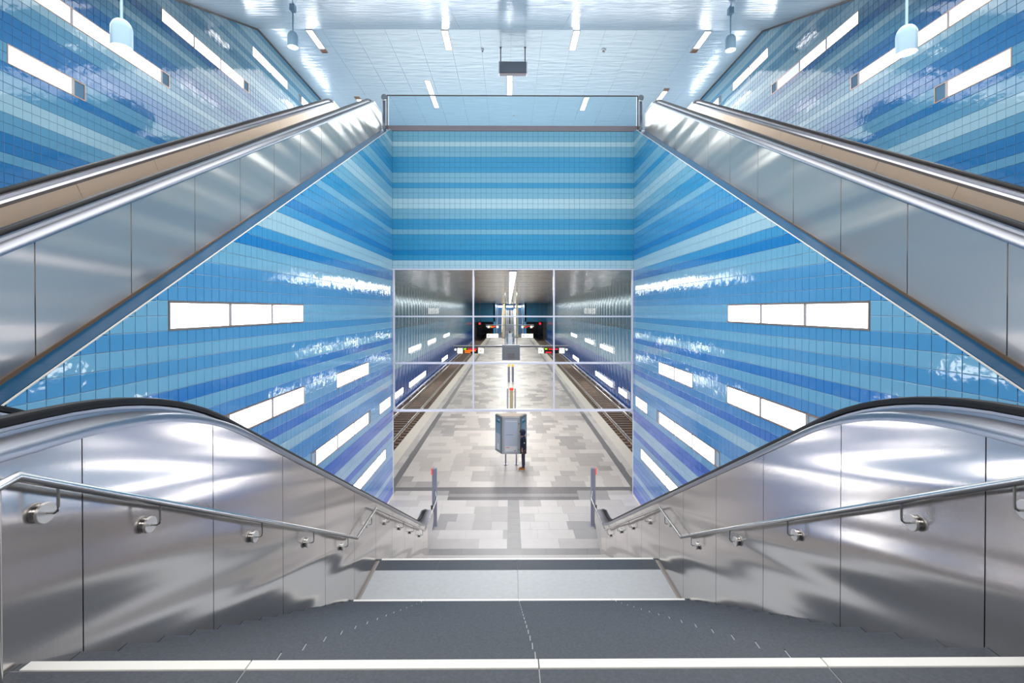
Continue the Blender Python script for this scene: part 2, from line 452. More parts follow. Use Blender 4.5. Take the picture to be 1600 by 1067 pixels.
LP = [  # y0, y1, row, dividers, vents   (both side walls alike)
    (5.86, 9.68, 34, (7.15, 8.41), (), 'upper, level long three-pane lamp'),
    (11.53, 14.15, 43, (12.82,), (), 'short two-pane lamp'),
    (6.80, 9.70, 43, (7.09, 8.41), ((6.80, 7.09),), 'two-pane lamp with dark end grille'),
    (10.03, 14.33, 51, (10.27, 11.57, 12.83, 14.13), ((10.03, 10.27), (14.13, 14.33)), 'long three-pane lamp'),
    (15.33, 16.72, 51, (), (), 'single-pane lamp'),
    (11.10, 16.04, 60, (12.36, 13.5, 14.72), (), 'lowest long lamp')]
HP = [
    (8.85, 10.47, 8, (10.17,), ((10.17, 10.47),)),
    (7.60, 13.05, 0, (8.88, 10.15, 12.75), ((12.75, 13.05),)),
    (12.76, 17.00, -9, (14.07, 15.36, 16.68), ((16.68, 17.0),)),
    (17.25, 19.95, -17, (18.6,), ()),
    (21.0, 24.6, -17, (21.3, 22.5), ((21.0, 21.3),))]

# ------------------------------------------------------------------ stairwell side walls
def bal_top(y):      # handrail line of the lower escalators
    return 6.38 if y < 3.287 else max(1.02, 8.26-.572*y)
CUTA, CUTB = 3.84, .579       # sloping top edge of the tiled side walls: z = CUTA + CUTB*y
for s, side in ((-1, 'left'), (1, 'right')):
    wall = struct('wall_%s' % side, 'blue banded tiled side wall of the stairwell, %s' % side)
    b = MB()
    b.polyx([(2.52, 5.28), (17.06, CUTA+CUTB*16.7), (17.06, -.02), (2.52, -.02)], s*(XW+.001), s*(XW+.25), M['grout_blue'] if 'grout_blue' in M else M.setdefault('grout_blue', mat('blue_grout', srgb(172, 196, 214), .6)))
    b.build('wall_core', wall)
    def vis(y, z, s=s):
        x0 = abs(s*XW-CX); t = abs(s*WS-CX)/x0
        return CZ+(z-CZ)*t > bal_top(y*t)-.08
    tile_wall(wall, lambda u, v, w, s=s: (s*(XW-w), u, v), 2.6, 17.06, .1712, 0, 70,
              [(-CUTB, 1, CUTA), (0, -1, -.03)], [(p[0], p[1], p[2], p[2]+1) for p in LP], vis,
              keep=lambda y, z: z > bal_top(y)-1.35)
    # pale trim along the sloping edge, skirting on the platform
    t = MB(); t.polyx([(2.5, CUTA+CUTB*2.5), (16.75, CUTA+CUTB*16.75), (16.75, CUTA+CUTB*16.75+.014), (2.5, CUTA+CUTB*2.5+.014)], s*(XW-.008), s*(XW+.006), M['plinth'])
    t.build('edge_trim', wall)
    t = MB(); t.box(s*(XW-.02), s*XW, 13.2, 17.06, 0, .06, M['plinth']); t.build('skirting', wall)
    # end edge profile at the opening
    # dark blue ledge between wall edge and escalator cladding, laid in slabs
    sl = math.atan(.5755)
    led = MB(); led.polyx([(2.6, CUTA+CUTB*2.6-.05), (16.7, CUTA+CUTB*16.7-.05), (16.7, CUTA+CUTB*16.7-.2), (2.6, CUTA+CUTB*2.6-.2)], s*(XW+.02), s*4.80, M['ledge'])
    led.build('ledge_core', wall)
    n = 72
    me = {}
    for i in range(n):
        y0 = 2.7+14.0*i/n; y1 = 2.7+14.0*(i+1)/n
        if 0 not in me:
            bb = MB(); bb.polyx([(0.003, .0), (y1-y0-.003, (y1-y0)*CUTB), (y1-y0-.003, (y1-y0)*CUTB-.05), (0.003, -.05)], s*(XW+.022), s*4.775, M['ledge'])
            me[0] = bb.mesh('ledge_slab')
        link('ledge_slab', me[0], wall, (0, y0, CUTA+CUTB*y0+.012))
    for i, p in enumerate(LP):
        z1 = rowz(p[2]); z0 = rowz(p[2]+2)
        lamp_panel('%s in the %s stairwell wall' % (['upper, level three-pane lamp', 'short two-pane lamp nearest below the three-pane one', 'two-pane lamp just above the lower escalator handrail', 'long three-pane lamp in the middle of the slope', 'small single-pane lamp beside the glass screen', 'lowest long lamp, partly hidden by the escalator'][i], side),
                   lambda u, v, w, s=s: (s*(XW-w), u, v), p[0], p[1], z0, z1, p[3], p[4], group='lamps in the stairwell walls')

# end wall above the opening
wall = struct('wall_end', 'blue banded tiled wall above the glass screen')
b = MB(); b.box(-XW, XW, YE+.001, YE+.3, 8.49, 13.62, M['grout_hall2']); b.build('wall_core', wall)
tile_wall(wall, lambda u, v, w: (u, YE-w, v), -XW+.01, XW-.01, .1937, 0, 26, [(0, -1, -8.49)], [], lambda u, v: True, hall='end')
b = MB(); b.box(-4.74, 4.72, YE-.03, YE+.5, 13.60, 13.80, M['kerb'], .01); tag(b.build('trim_1'), 'grey-brown kerb along the upper floor edge', kind='structure')
# walls that close the sides of the opening
for s, side in ((-1, 'left'), (1, 'right')):
    b = MB(); b.box(s*(XW+.25), s*9.3, 16.8, YE+.2, -1.2, 13.2, M['concrete']); b.box(s*XW, s*(XW+.26), YE-.01, YE+.12, -.02, 8.6, M['frame_white'])
    tag(b.build('wall_return_%s' % side), 'return wall closing the %s side behind the stairwell' % side, kind='structure')

# ------------------------------------------------------------------ upper hall: walls, floor, ceiling
for s, side, XH in ((-1, 'left', XHL), (1, 'right', XHR)):
    wall = struct('wall_hall_%s' % side, 'tall blue banded tiled wall of the upper hall, %s' % side)
    b = MB(); x1 = XH+s*.3
    prof = [(-6, 5.0), (30, 5.0), (30, ZCE+.3), (YFOLD, ZCE+.3), (1.5, ceil_z(1)+.3), (-6, ceil_z(1)+.3)]
    b.polyx(prof, XH+s*.001, x1, M.setdefault('grout_hall', mat('hall_grout', srgb(70, 110, 138), .6)))
    b.build('wall_core', wall)
    def vis(y, z, XH=XH, s=s):
        t = abs(s*6.3-CX)/abs(XH-CX)
        return CZ+(z-CZ)*t > 5.24+.57*y*t
    c0 = ZCE-SLC*YFOLD
    tile_wall(wall, lambda u, v, w, s=s, XH=XH: (XH-s*w, u, v), 6.0, 30, .1735, -22, 26,
              [(-SLC, 1, c0), (0, 1, ZCE)], [(p[0], p[1], p[2], p[2]+1) for p in HP], vis, hall=True,
              keep=lambda y, z: z > 5.0+.57*y-1.4 and z > 6.5 and (y < 27.5) and not (y > 16 and z < 13.2))
    for i, p in enumerate(HP):
        z1 = rowz(p[2]); z0 = rowz(p[2]+2)
        lab = ['nearest and lowest short lamp', 'long lamp beside the large hanging pendant', 'three-pane middle lamp', 'two-pane lamp under the ceiling edge', 'farthest lamp, just above the escalator handrail'][i]
        lamp_panel('%s in the %s hall wall' % (lab, side), lambda u, v, w, s=s, XH=XH: (XH-s*w, u, v), p[0], p[1], z0, z1, p[3], p[4],
                   group='lamps in the hall walls', dim=(2 if (i == 2 and s == 1) else None))
    b = MB(); b.polyx([(1.5, ceil_z(1.5)-.06), (YFOLD, ZCE-.06), (28, ZCE-.06), (28, ZCE), (YFOLD, ZCE), (1.5, ceil_z(1.5))], XH-s*.03, XH, M['steel_dark'])  # narrow strip of dark steel following the ceiling edge
    tag(b.build('trim_2' if s < 0 else 'trim_3'), 'dark steel strip where the %s hall wall meets the ceiling' % side, kind='structure')
ceil = struct('ceiling', 'pale blue metal panel ceiling of the upper hall')
b = MB()
b.box(XHL-.3, XHR+.3, YFOLD, 30.2, ZCE+.03, ZCE+.3, M['ceil_back'])
b.polyx([(1.5, ceil_z(1.5)+.03), (YFOLD, ZCE+.03), (YFOLD, ZCE+.3), (1.5, ceil_z(1.5)+.3)], XHL-.3, XHR+.3, M['ceil_back'])
b.box(XHL-.3, XHR+.3, -6, 1.5, ceil_z(1)+.0, ceil_z(1)+.3, M['ceil_back'])
b.build('ceiling_core', ceil)
# ceiling lamps: x, y0, y1, dividers, vents
CL = [(-2.64, 17.66, 19.0, (), (), 'pale strip lamp left of the hanging sign box'), (2.46, 17.66, 18.98, (), (), 'pale strip lamp right of the hanging sign box'),
      (-7.85, 17.66, 19.25, (18.95,), ((18.95, 19.25),), 'strip lamp with brown end near the small left pendant'), (7.54, 17.66, 19.15, (18.85,), ((18.85, 19.15),), 'strip lamp with brown end near the small right pendant'),
      (-4.0, 21.5, 24.42, (22.95,), (), 'slanting two-pane strip lamp above the left part of the glass balustrade'), (-.13, 20.68, 23.05, (21.6, ), (), 'central two-pane strip lamp just behind the sign box'),
      (3.78, 23.15, 24.7, (), (), 'short strip lamp above the right part of the glass balustrade'),
      (-7.85, 23.15, 25.6, (23.45,), ((23.15, 23.45),), 'far strip lamp above the left escalator top'), (7.52, 22.2, 24.9, (22.5,), ((22.2, 22.5),), 'far strip lamp above the right escalator top')]
pw, pl = 1.2125, .6
for shared, (y0, ny) in (({}, (YFOLD, 16)),):
    for i in range(16):
        for j in range(ny):
            xa = XHL+i*pw; xb = xa+pw; ya = y0+j*pl; yb = ya+pl
            pieces = [(xa+.003, xb-.003, ya+.002, yb-.002)]
            for (lx, l0, l1, *_r) in CL:
                nx = []
                for (p, q, r, t) in pieces:
                    if q <= lx-.14 or p >= lx+.14 or t <= l0 or r >= l1: nx.append((p, q, r, t)); continue
                    if p < lx-.14: nx.append((p, lx-.14, r, t))
                    if q > lx+.14: nx.append((lx+.14, q, r, t))
                    u, v = max(p, lx-.14), min(q, lx+.14)
                    if r < l0: nx.append((u, v, r, l0))
                    if t > l1: nx.append((u, v, l1, t))
                pieces = nx
            key = tuple(round(v-w0, 3) for pc in pieces for v, w0 in zip(pc, (xa, xa, ya, ya)))
            if not pieces: continue
            if key not in shared:
                b = MB()
                for (p, q, r, t) in pieces: b.box(p-xa, q-xa, r-ya, t-ya, 0, .03, M['ceil'])
                shared[key] = b.mesh('ceiling_panel')
            link('ceiling_panel', shared[key], ceil, (xa, ya, ZCE+random.uniform(0, .002)))
me = None
ang = math.atan(SLC); L = (YFOLD-1.6)/math.cos(ang)
for i in range(53):
    for j in range(5):
        w = (XHR-XHL)/5
        if me is None:
            b = MB(); b.box(.003, w-.003, -.3+.004, -.004, 0, .03, M['ceil2']); me = b.mesh('ceiling_slat')
        o = link('ceiling_slat', me, ceil, (XHL+j*w, YFOLD-i*.3*math.cos(ang), ZCE-i*.3*math.sin(ang)))
        o.rotation_euler = (ang+random.uniform(-.003, .003), 0, 0)
for i, (lx, l0, l1, dv, vt, lab) in enumerate(CL):
    lamp_panel(lab, lambda u, v, w: (v, u, ZCE-w), l0, l1, lx-.14, lx+.14, dv, vt, group='strip lamps in the hall ceiling', cat='ceiling light', name='ceiling_light')

# upper concourse floor, sloping slabs, end and rear walls
b = MB(); b.box(XHL, XHR, 17.35, 30, 12.9, 13.2, M['plinth'])
for s in (-1, 1): b.box(s*4.8, s*9.6, 16.62, 17.35, 12.9, 13.2, M['plinth'])
tag(b.build('floor_upper'), 'upper concourse floor', kind='structure')
b = MB(); b.box(XHL, XHR, 30, 30.3, 13, 18, M.setdefault('grout_hall', M['concrete'])); tag(b.build('wall_far'), 'far end wall of the upper hall', kind='structure')
for s, side, XH in ((-1, 'left', XHL), (1, 'right', XHR)):
    b = MB(); b.polyx([(2.0, 5.27), (16.76, 13.2), (16.76, 12.6), (2.6, 5.0), (2.0, 5.0)], s*6.5, XH, M['concrete'])
    tag(b.build('floor_slope_%s' % side), 'plain sloping slab between escalator and %s hall wall' % side, kind='structure')
b = MB(); b.box(XHL, XHR, -6.3, -6, 5, 11.4, M['concrete']); tag(b.build('wall_rear'), 'rear wall of the entrance landing', kind='structure')

# ------------------------------------------------------------------ top landing floor and stair
SEAM = [-WS-.003, -1.37, -.01, 1.34, WS+.003]
top = struct('floor_landing', 'dark granite slab floor at the head of the stair')
b = MB(); b.box(XHL, XHR, -6, D0-.05, ZT-.4, ZT-.0035, M['grout'])
b.build('slab_base', top)
for j in range(7):
    y1 = D0-.056-j*1.1; y0 = y1-1.1
    if y0 < -5.9: break
    for i in range(4):
        if True:
            b = MB(); b.box(SEAM[i]+.003, SEAM[i+1]-.003, y0+.003, y1-(.0 if j == 0 else .003), ZT-.015, ZT, M['granite'], .001)
            b.build('floor_slab', top)
for s in (-1, 1):
    for j in range(6):
        b = MB(); b.box(s*(WS+.003), s*9.4, -5.8+j*1.1, -4.706+j*1.1, ZT-.015, ZT-.001, M['granite']); b.build('floor_slab', top)
stair = struct('floor_stair', 'dark granite stair in two flights with a pale half landing')
core = MB()
def nos(y): return ZT-(y-D0)/TR*RI
core.polyx([(D0-.05, ZT-.03), (D0+15.9*TR, ZL-.01), (D2-.3, ZL-.02), (D2, ZL-.2), (D2+14*TR, .0), (D2+14*TR, -.2), (D0-.05, -.2)], -WS, WS, M['grout'])
def flight(y0, z0, n, first):
    for k in range(n):
        y = y0+k*TR; z = z0-k*RI
        for i in range(4):
            key = i
            b = MB(); b.box(SEAM[i]+.0035, SEAM[i+1]-.0035, -TR-.02, 0, -RI+.001, 0, M['granite'], .0025)
            b.build('stair_tread', stair, (0, y, z)) if (k > 0) else None
        if k == 0:
            for i in range(4):
                b = MB(); b.box(SEAM[i]+.0035, SEAM[i+1]-.0035, -.05, 0, -RI+.001, 0, M['granite'], .002); b.build('stair_tread', stair, (0, y, z-.004))
flight(D0, ZT, 16, True)
for k in (0, 15):
    y = D0+k*TR; z = ZT-k*RI
    for i in range(4):
        b = MB(); b.box(SEAM[i]+.003+(.04 if i == 0 else 0), SEAM[i+1]-.003-(.04 if i == 3 else 0), -.052, .002, -.02, .0035, M['white_strip'], .001)
        b.build('nosing_strip', stair, (0, y, z))
# half landing
ly0 = D0+15*TR
b = MB(); b.box(-WS, WS, ly0-.1, D2-.02, ZL-.2, ZL-.012, M['grout']); b.build('landing_base', stair)
b = MB()
for (x0, x1) in ((-WS+.038, -.012), (-.006, WS-.038)):
    bb = MB(); bb.box(x0, x1, ly0+.003, D2-.36, ZL-.02, ZL, M['granite_mid'], .001); bb.build('landing_slab', stair)
for (x0, x1) in ((-WS, -WS+.035), (WS-.035, WS)):
    bb = MB(); bb.box(x0, x1, ly0+.003, D2-.06, ZL-.02, ZL-.004, M['border'], .001); bb.build('border_strip', stair)
for i in range(4):
    bb = MB(); bb.box(SEAM[i]+.003+(.038 if i == 0 else 0), SEAM[i+1]-.003-(.038 if i == 3 else 0), D2-.356, D2-.05, ZL-.02, ZL, M['granite'], .001); bb.build('landing_slab', stair)
flight(D2, ZL, 15, False)
for i in range(4):
    b = MB(); b.box(SEAM[i]+.003+(.06 if i == 0 else 0), SEAM[i+1]-.003-(.06 if i == 3 else 0), -.045, .002, -.02, .0035, M['white_strip'], .001); b.build('nosing_strip', stair, (0, D2, ZL))
core2 = MB()
for k in range(1, 16):
    core2.box(-WS, WS, D0+(k-1)*TR-.04, D0+k*TR-.015, ZT-k*RI-.5, ZT-k*RI-.0035, M['grout'])
for k in range(1, 15):
    core2.box(-WS, WS, D2+(k-1)*TR-.04, D2+k*TR-.015, max(-.1, ZL-k*RI-.5), ZL-k*RI-.0035, M['grout'])
core2.build('stair_core', stair)

# ------------------------------------------------------------------ escalators
def fillet(pts, rads, n=10):
    out = [pts[0]]
    for i in range(1, len(pts)-1):
        p = Vector(pts[i]); a = (Vector(pts[i-1])-p); c = (Vector(pts[i+1])-p); r = rads[i-1]
        A = p+a.normalized()*r; C = p+c.normalized()*r
        for q in range(n+1):
            t = q/n; out.append(tuple(A*(1-t)**2+p*2*t*(1-t)+C*t*t))
    out.append(pts[-1]); return out
def path_z(path, y):
    for (a, b) in zip(path, path[1:]):
        if a[0] <= y <= b[0]: return a[1]+(b[1]-a[1])*(y-a[0])/max(1e-6, b[0]-a[0])
    return path[0][1] if y < path[0][0] else path[-1][1]
def newel(path, R):
    """closed handrail loop: round both ends down and back"""
    a = path[0]; b = path[-1]
    lo = [(a[0]-R*math.sin(t), a[1]-R+R*math.cos(t)) for t in [math.pi*i/10 for i in range(10, 0, -1)]]
    hi = [(b[0]+R*math.sin(t), b[1]-R+R*math.cos(t)) for t in [math.pi*i/10 for i in range(1, 11)]]
    return [(a[0]+.5, a[1]-2*R)]+lo+path+hi+[(b[0]-.4, b[1]-2*R)]
def escalator(label, s, xc, xh1, xh2, xo, path, joints, bottom, clad, y_end, hrh=.0, wall_side=False):
    """xc: near cladding face, xh1/xh2: handrails, xo: far face (all as distances from the centre line)"""
    root = empty('escalator', (s*(xh1+xh2)/2, path[0][0], path_z(path, path[0][0])-1.09), label, 'escalator', None)
    off = -Vector(root.location)
    def B(mb, name, par=None):
        mb.v = [tuple(Vector(v)+off) for v in mb.v]
        if par: return link(name, mb.mesh(name), par)
        return mb.build(name, root)
    inner1, inner2 = xh1+.13, xh2-.13
    # handrails
    loop = newel(path, .34)
    for xh in (xh1, xh2):
        h = MB(); w = .045
        sec = [(-w*.72, -.006), (-w, .004), (-w, .024), (-w*.75, .044), (0, .05), (w*.75, .044), (w, .024), (w, .004), (w*.72, -.006)]
        h.sweep(loop, [(s*(xh+x), n) for x, n in sec], M['rubber']); B(h, 'handrail')
        g = MB(); g.sweep(loop, [(s*(xh+x), n) for x, n in ((-.028, -.03), (-.028, .0), (.028, .0), (.028, -.03))], M['steel_deck'])
        B(g, 'handrail_guide')
    # decks: near side and far side
    for (e0, e1, xh) in ((xc, inner1, xh1), (inner2, xo, xh2)):
        near = xh == xh1
        L_, R_ = (e0, e1)
        if near: sec = [(L_-.012, -.115), (L_-.014, -.085), (L_, -.062), (L_+.03, -.055), (xh-.075, -.04), (xh-.07, -.048), (xh-.045, -.048), (xh-.04, -.025), (xh+.04, -.025), (xh+.045, -.05), (R_-.02, -.06), (R_, -.08), (R_, -.12)]
        else: sec = [(L_, -.12), (L_, -.08), (L_+.02, -.06), (xh-.045, -.05), (xh-.04, -.025), (xh+.04, -.025), (xh+.045, -.045), (R_-.02, -.055), (R_, -.08), (R_, -.12)]
        d = MB(); d.sweep([(path[0][0]-.3, path[0][1])]+path[1:-1]+[(path[-1][0]+.3, path[-1][1])], [(s*x, n) for x, n in sec], M['steel_deck']); B(d, 'deck')
    # newel ends: rounded steel plates
    for (e0, e1) in ((xc+.004, inner1-.01), (inner2+.01, xo-.004)):
        for (yy, zz, sg) in ((path[0][0]-.3, path[0][1], -1), (path[-1][0]+.3, path[-1][1], 1)):
            R = .31; cz = zz-.37
            pts = [(yy-sg*.05, cz+R)]+[(yy+sg*R*.0+sg*R*math.sin(t)*.95, cz+R*math.cos(t)) for t in [math.pi*i/12 for i in range(13)]]+[(yy-sg*.05, cz-R-.35), (yy-sg*.05, cz)]
            pts = [(yy-sg*.05, cz+R)]+[(yy-sg*.02+sg*R*math.sin(t)*.9, cz+R*math.cos(t)) for t in [math.pi*i/12 for i in range(1, 9)]]+[(yy-sg*.62, zz-1.06), (yy-sg*.78, zz-1.06), (yy-sg*.78, cz+R)]
            m = MB(); m.polyx(pts, s*e0, s*e1, M['newel']); B(m, 'newel')
    # exterior cladding panels (upright joints)
    def topz(y): return path_z(path, y)-.085/math.cos(math.atan(abs(path_z(path, y+.1)-path_z(path, y-.1))/.2))
    def clad_panels(x0, x1, js, mtl, bot):
        for a, c in zip(js, js[1:]):
            gp = .006 if mtl is M['steel_clad'] else .0035
            ys = [a+gp]+[p[0] for p in path if a+.02 < p[0] < c-.02]+[c-gp]
            up = [(y, topz(y)) for y in ys]
            lo = [(y, bot(y)) for y in (c-gp, a+gp)]
            if all(u[1]-bot(u[0]) > .02 for u in up):
                m = MB(); m.polyx(up+lo, s*x0, s*x1, mtl); B(m, 'side_panel')
    clad_panels(xc, xc+.02, joints, clad, bottom)
    if not wall_side:
        clad_panels(xo-.02, xo, joints, M['steel_clad'], bottom)
    bk = MB()
    ys = [joints[0]]+[p[0] for p in path if joints[0] < p[0] < joints[-1]]+[joints[-1]]
    bk.polyx([(y, topz(y)-.02) for y in ys]+[(joints[-1], bottom(joints[-1])+.02), (joints[0], bottom(joints[0])+.02)], s*(xc+.021), s*(xc+.04), M['plinth'] if clad is M['steel_clad'] else M['steel_dark']); B(bk, 'side_frame')
    # inner balustrade linings: joints square to the slope
    def inner(x, dx):
        P = [(path[0][0]-.25, path[0][1])]+path[1:-1]+[(path[-1][0]+.25, path[-1][1])]
        # resample by length
        seg = []; acc = 0
        Q = [P[0]]
        for p, q in zip(P, P[1:]):
            l = math.dist(p, q); k = max(1, int(l/.4))
            for i in range(1, k+1): Q.append((p[0]+(q[0]-p[0])*i/k, p[1]+(q[1]-p[1])*i/k))
        cur = [Q[0]]; acc = 0
        for p, q in zip(Q, Q[1:]):
            acc += math.dist(p, q); cur.append(q)
            if acc >= 1.25:
                seg.append(cur); cur = [q]; acc = 0
        if len(cur) > 1: seg.append(cur)
        for g in seg:
            ty, tz = g[-1][0]-g[0][0], g[-1][1]-g[0][1]; l = math.hypot(ty, tz); ty /= l; tz /= l
            g = [(g[0][0]+ty*.003, g[0][1]+tz*.003)]+g[1:-1]+[(g[-1][0]-ty*.003, g[-1][1]-tz*.003)]
            m = MB(); m.sweep(g, [(s*x, -.1), (s*(x+dx), -.1), (s*(x+dx), -.93), (s*x, -.93)], M['steel_inner'], smooth=False); B(m, 'inner_panel')
        m = MB(); m.sweep(Q, [(s*x-s*dx*1.5, -.9), (s*(x-dx*3.0), -.905), (s*(x-dx*3.0), -1.12), (s*x, -1.12)], M['steel_dark'], smooth=False); B(m, 'skirt')
    inner(inner1-.004, -.018); inner(inner2+.004, .018)
    # steps
    sx0, sx1 = inner1+.05, inner2-.05
    y = path[0][0]+.1; me = None
    step_pts = []
    while y < path[-1][0]-.1:
        step_pts.append((y, path_z(path, y)-1.09)); y += .4
    up = path[-1][1] > path[0][1]
    m = MB(); rise = .24
    m.box(s*sx0, s*sx1, .004, .396, -.03, 0, M['step'])
    m.box(s*sx0, s*sx1, (.0 if up else .38), (.02 if up else .396), -.26, -.02, M['step'])
    for q in range(18):
        xx = sx0+(sx1-sx0)*(q+.5)/18; m.box(s*xx-.012, s*xx+.012, .004, .396, 0, .008, M['steel_dark'])
    m.box(s*sx0, s*(sx0+.03), .006, .394, 0, .010, M['orangecap'] if False else M['steel_dark'])
    me = m.mesh('step')
    for (y, z) in step_pts:
        if y > 2.0 or up: link('step', me, root, Vector((0, y, z))+off)
    # truss body
    tb = MB(); ys = [path[0][0]-.3]+[p[0] for p in path[1:-1]]+[y_end]
    tb.polyx([(y, path_z(path, y)-1.4) for y in ys]+[(y, max(-.2, path_z(path, y)-1.9)) for y in ys[::-1]], s*(xc+.045), s*(xo-.03), M['steel_dark']); B(tb, 'truss')
    return root
pl_ = fillet([(1.2, 6.38), (3.287, 6.38), (12.66, 1.02), (13.32, 1.02)], [.85, .6])
pu_ = fillet([(1.2, 6.42), (2.16, 6.42), (15.79, 14.19), (16.25, 14.19)], [.8, .42])
JL = [1.1, 2.468, 3.552, 4.64, 5.70, 6.775, 7.855, 8.935, 10.015, 11.095, 12.175, 12.85]
JU = [1.1, 2.22, 3.36]+[4.49+1.139*i for i in range(11)]+[16.6]
def bot_lower(y):
    if y < D0+.3: return ZT-.55
    if y < D0+15*TR: return nos(y)-.45
    if y < D2: return ZL-.1 if y > D0+15*TR+.1 else ZL-.2
    return max(-.01, ZL-(y-D2)/TR*RI-.45)
for s, side in ((-1, 'left'), (1, 'right')):
    escalator('%s escalator going down beside the stair to the platform, polished steel side' % side, s, WS, 2.66, 4.20, XW-.01, pl_, JL, bot_lower, M['steel_panel'], 13.5, wall_side=True)
    escalator('%s escalator rising to the upper hall, satin steel cladding' % side, s, 4.78, 4.95, 6.30, 6.46, pu_, JU, lambda y: max(5.29, 3.905+.572*y), M['steel_clad'], 16.6)
    # brown seal under the upper cladding
    b = MB(); b.polyx([(2.6, 3.87+.572*2.6), (16.6, 3.87+.572*16.6), (16.6, 3.93+.572*16.6), (2.6, 3.93+.572*2.6)], s*4.765, s*4.80, M.setdefault('seal', mat('brown_seal', srgb(104, 86, 70), .7)))
    tag(b.build('trim_4' if s < 0 else 'trim_5'), 'brown seal line under the %s escalator cladding' % side, kind='structure')

# ------------------------------------------------------------------ wall handrails beside the stair
for s, side in ((-1, 'left'), (1, 'right')):
    X = WS-.09
    root = empty('wall_handrail', (s*X, 2.0, ZT), '%s round steel handrail on disc brackets, stepping down beside the stair' % side, 'handrail')
    off = -Vector(root.location)
    P = [(1.97, 5.30), (1.97, 6.185), (2.06, 6.205), (6.63, 3.635), (7.57, 3.655), (11.93, 1.17), (13.9, 1.17)]
    b = MB()
    pts = [(s*X, y, z) for y, z in P[1:]]
    b.tube(pts, .0215, M['steel_tube'], 14); b.v = [tuple(Vector(v)+off) for v in b.v]; b.build('rail_tube', root)
    b = MB(); b.tube([(s*X, 1.975, 5.29), (s*X, 1.975, 6.17)], .016, M['steel_tube'], 12); b.v = [tuple(Vector(v)+off) for v in b.v]; b.build('end_post', root)
    b = MB(); b.box(s*2.60-.03, s*2.60+.03, 14.42, 14.44, .0, .76, M['steel_dark'], .003); b.v = [tuple(Vector(v)+off) for v in b.v]; b.build('end_post', root)
    # return bar from the rail's end up to the pylon
    b = MB(); b.tube([(s*X, 13.9, 1.17), (s*2.46, 14.3, 1.17), (s*2.53, 14.6, 1.19)], .016, M['steel_tube'], 10); b.v = [tuple(Vector(v)+off) for v in b.v]; b.build('return_bar', root)
    for y in (2.245, 2.895, 4.085, 5.16, 6.255, 7.32, 8.40, 9.52, 10.53, 11.63):
        if 2.06 <= y < 6.63: rz = 6.205-(y-2.06)*.5624
        elif y < 7.57: rz = 3.645
        else: rz = 3.655-(y-7.57)*.57
        dz = rz-.142
        br = MB()
        br.tube([(s*(WS-.03), y, dz), (s*(X+.02), y, dz), (s*(X+.003), y+.0, dz+.012), (s*X, y, dz+.03), (s*X, y, rz-.012)], .0065, M['steel_tube'], 8)
        br.v = [tuple(Vector(v)+off) for v in br.v]; bo = br.build('bracket', root)
        d = MB(); d.cyl((s*(WS-.008), y, dz), 'x', .045, .016, M['steel_tube'], 28, .002)
        d.cyl((s*(WS-.026), y, dz), 'x', .05, .018, M['steel_turned'], 28, .002)
        d.v = [tuple(Vector(v)+off) for v in d.v]; link('disc', d.mesh('disc'), bo)

# ------------------------------------------------------------------ glass balustrade on the upper floor edge
root = empty('glass_balustrade', (0, YE, 13.8), 'frameless glass balustrade with thin dark top rail on the upper floor edge', 'balustrade')
b = MB(); b.box(-4.64, 4.60, -.008, .008, 0, 1.1, M['glass_blue']); b.build('glass_pane', root)
for x in (-1.52, 1.52):
    pass
b = MB(); b.tube([(-4.7, 0, 1.12), (4.66, 0, 1.12)], .022, M['steel_dark'], 10); b.build('top_rail', root)
for x in (-4.68, 4.64):
    b = MB(); b.box(x-.02, x+.02, -.03, .03, -.2, 1.12, M['steel_dark'], .004); b.build('post', root)
    b = MB(); b.cyl((x+(-.12 if x < 0 else .12), -.02, 1.05), 'y', .11, .05, M['steel_tube'], 20, .006); b.build('end_disc', root)
    b = MB(); b.box(x+(-.16 if x < 0 else .05), x+(-.05 if x < 0 else .16), -.09, -.05, -.2, .9, M['steel_deck'], .01); b.build('side_plate', root)

# ------------------------------------------------------------------ glass screen under the end wall
root = empty('glass_screen', (0, YE, 3.19), 'nine-pane glass screen with pale frame hanging above the platform', 'glass screen')
xs = [-4.5, -1.49, 1.52, 4.5]; zs = [3.19, 4.963, 6.70, 8.457]
fm = MB(); t = .045
for x in xs:
    x = min(max(x, -4.5+t), 4.5-t)
    fb = MB(); fb.box(x-t/2-.005, x+t/2+.005, -.05, .05, 0, 8.482-3.19, M['frame_white'], .004); fb.build('mullion', root)
for z in zs:
    fb = MB(); w = .085 if z < 4 else (.07 if z < 6 else .05)
    fb.box(-4.5, 4.5, -.055, .055, z-3.19-w/2, z-3.19+w/2, M['frame_white'], .004); fb.build('transom', root)
for i in range(3):
    for j in range(3):
        g = MB(); g.box(xs[i]+.04, xs[i+1]-.04, -.006, .006, zs[j]-3.19+.03, zs[j+1]-3.19-.03, M['glass']); g.build('glass_pane', root)

# ------------------------------------------------------------------ platform floor
fl = struct('floor', 'platform floor of mixed pale and grey stone slabs')
YF = 114
b = MB(); b.box(-5.84, 5.84, YE-.05, YF, -1.0, -.012, M['joint']); b.box(-XW, XW, 12.0, YE-.04, -.3, -.012, M['joint']); b.build('floor_base', fl)
slabs = []
def lay(x0, x1, y0, y1, rh, wr, mats, wts):
    y = y0; r = 0; above = []
    while y < y1-.02:
        row = []; h = min(rh, y1-y); x = x0-random.choice(wr)*random.random()
        while x < x1:
            w = random.choice(wr); a, c = max(x, x0), min(x+w, x1)
            if c-a > .05:
                m = random.choices(mats, wts)[0]
                if above and random.random() < .38: m = min(above, key=lambda q: abs(q[0]-(a+c)/2))[1]
                slabs.append((a, c, y, y+h, m)); row.append(((a+c)/2, m))
            x += w
        above = row; y += h
near = (['slab0', 'slab1', 'slab2', 'slab3'], [6, 5, 2, 2])
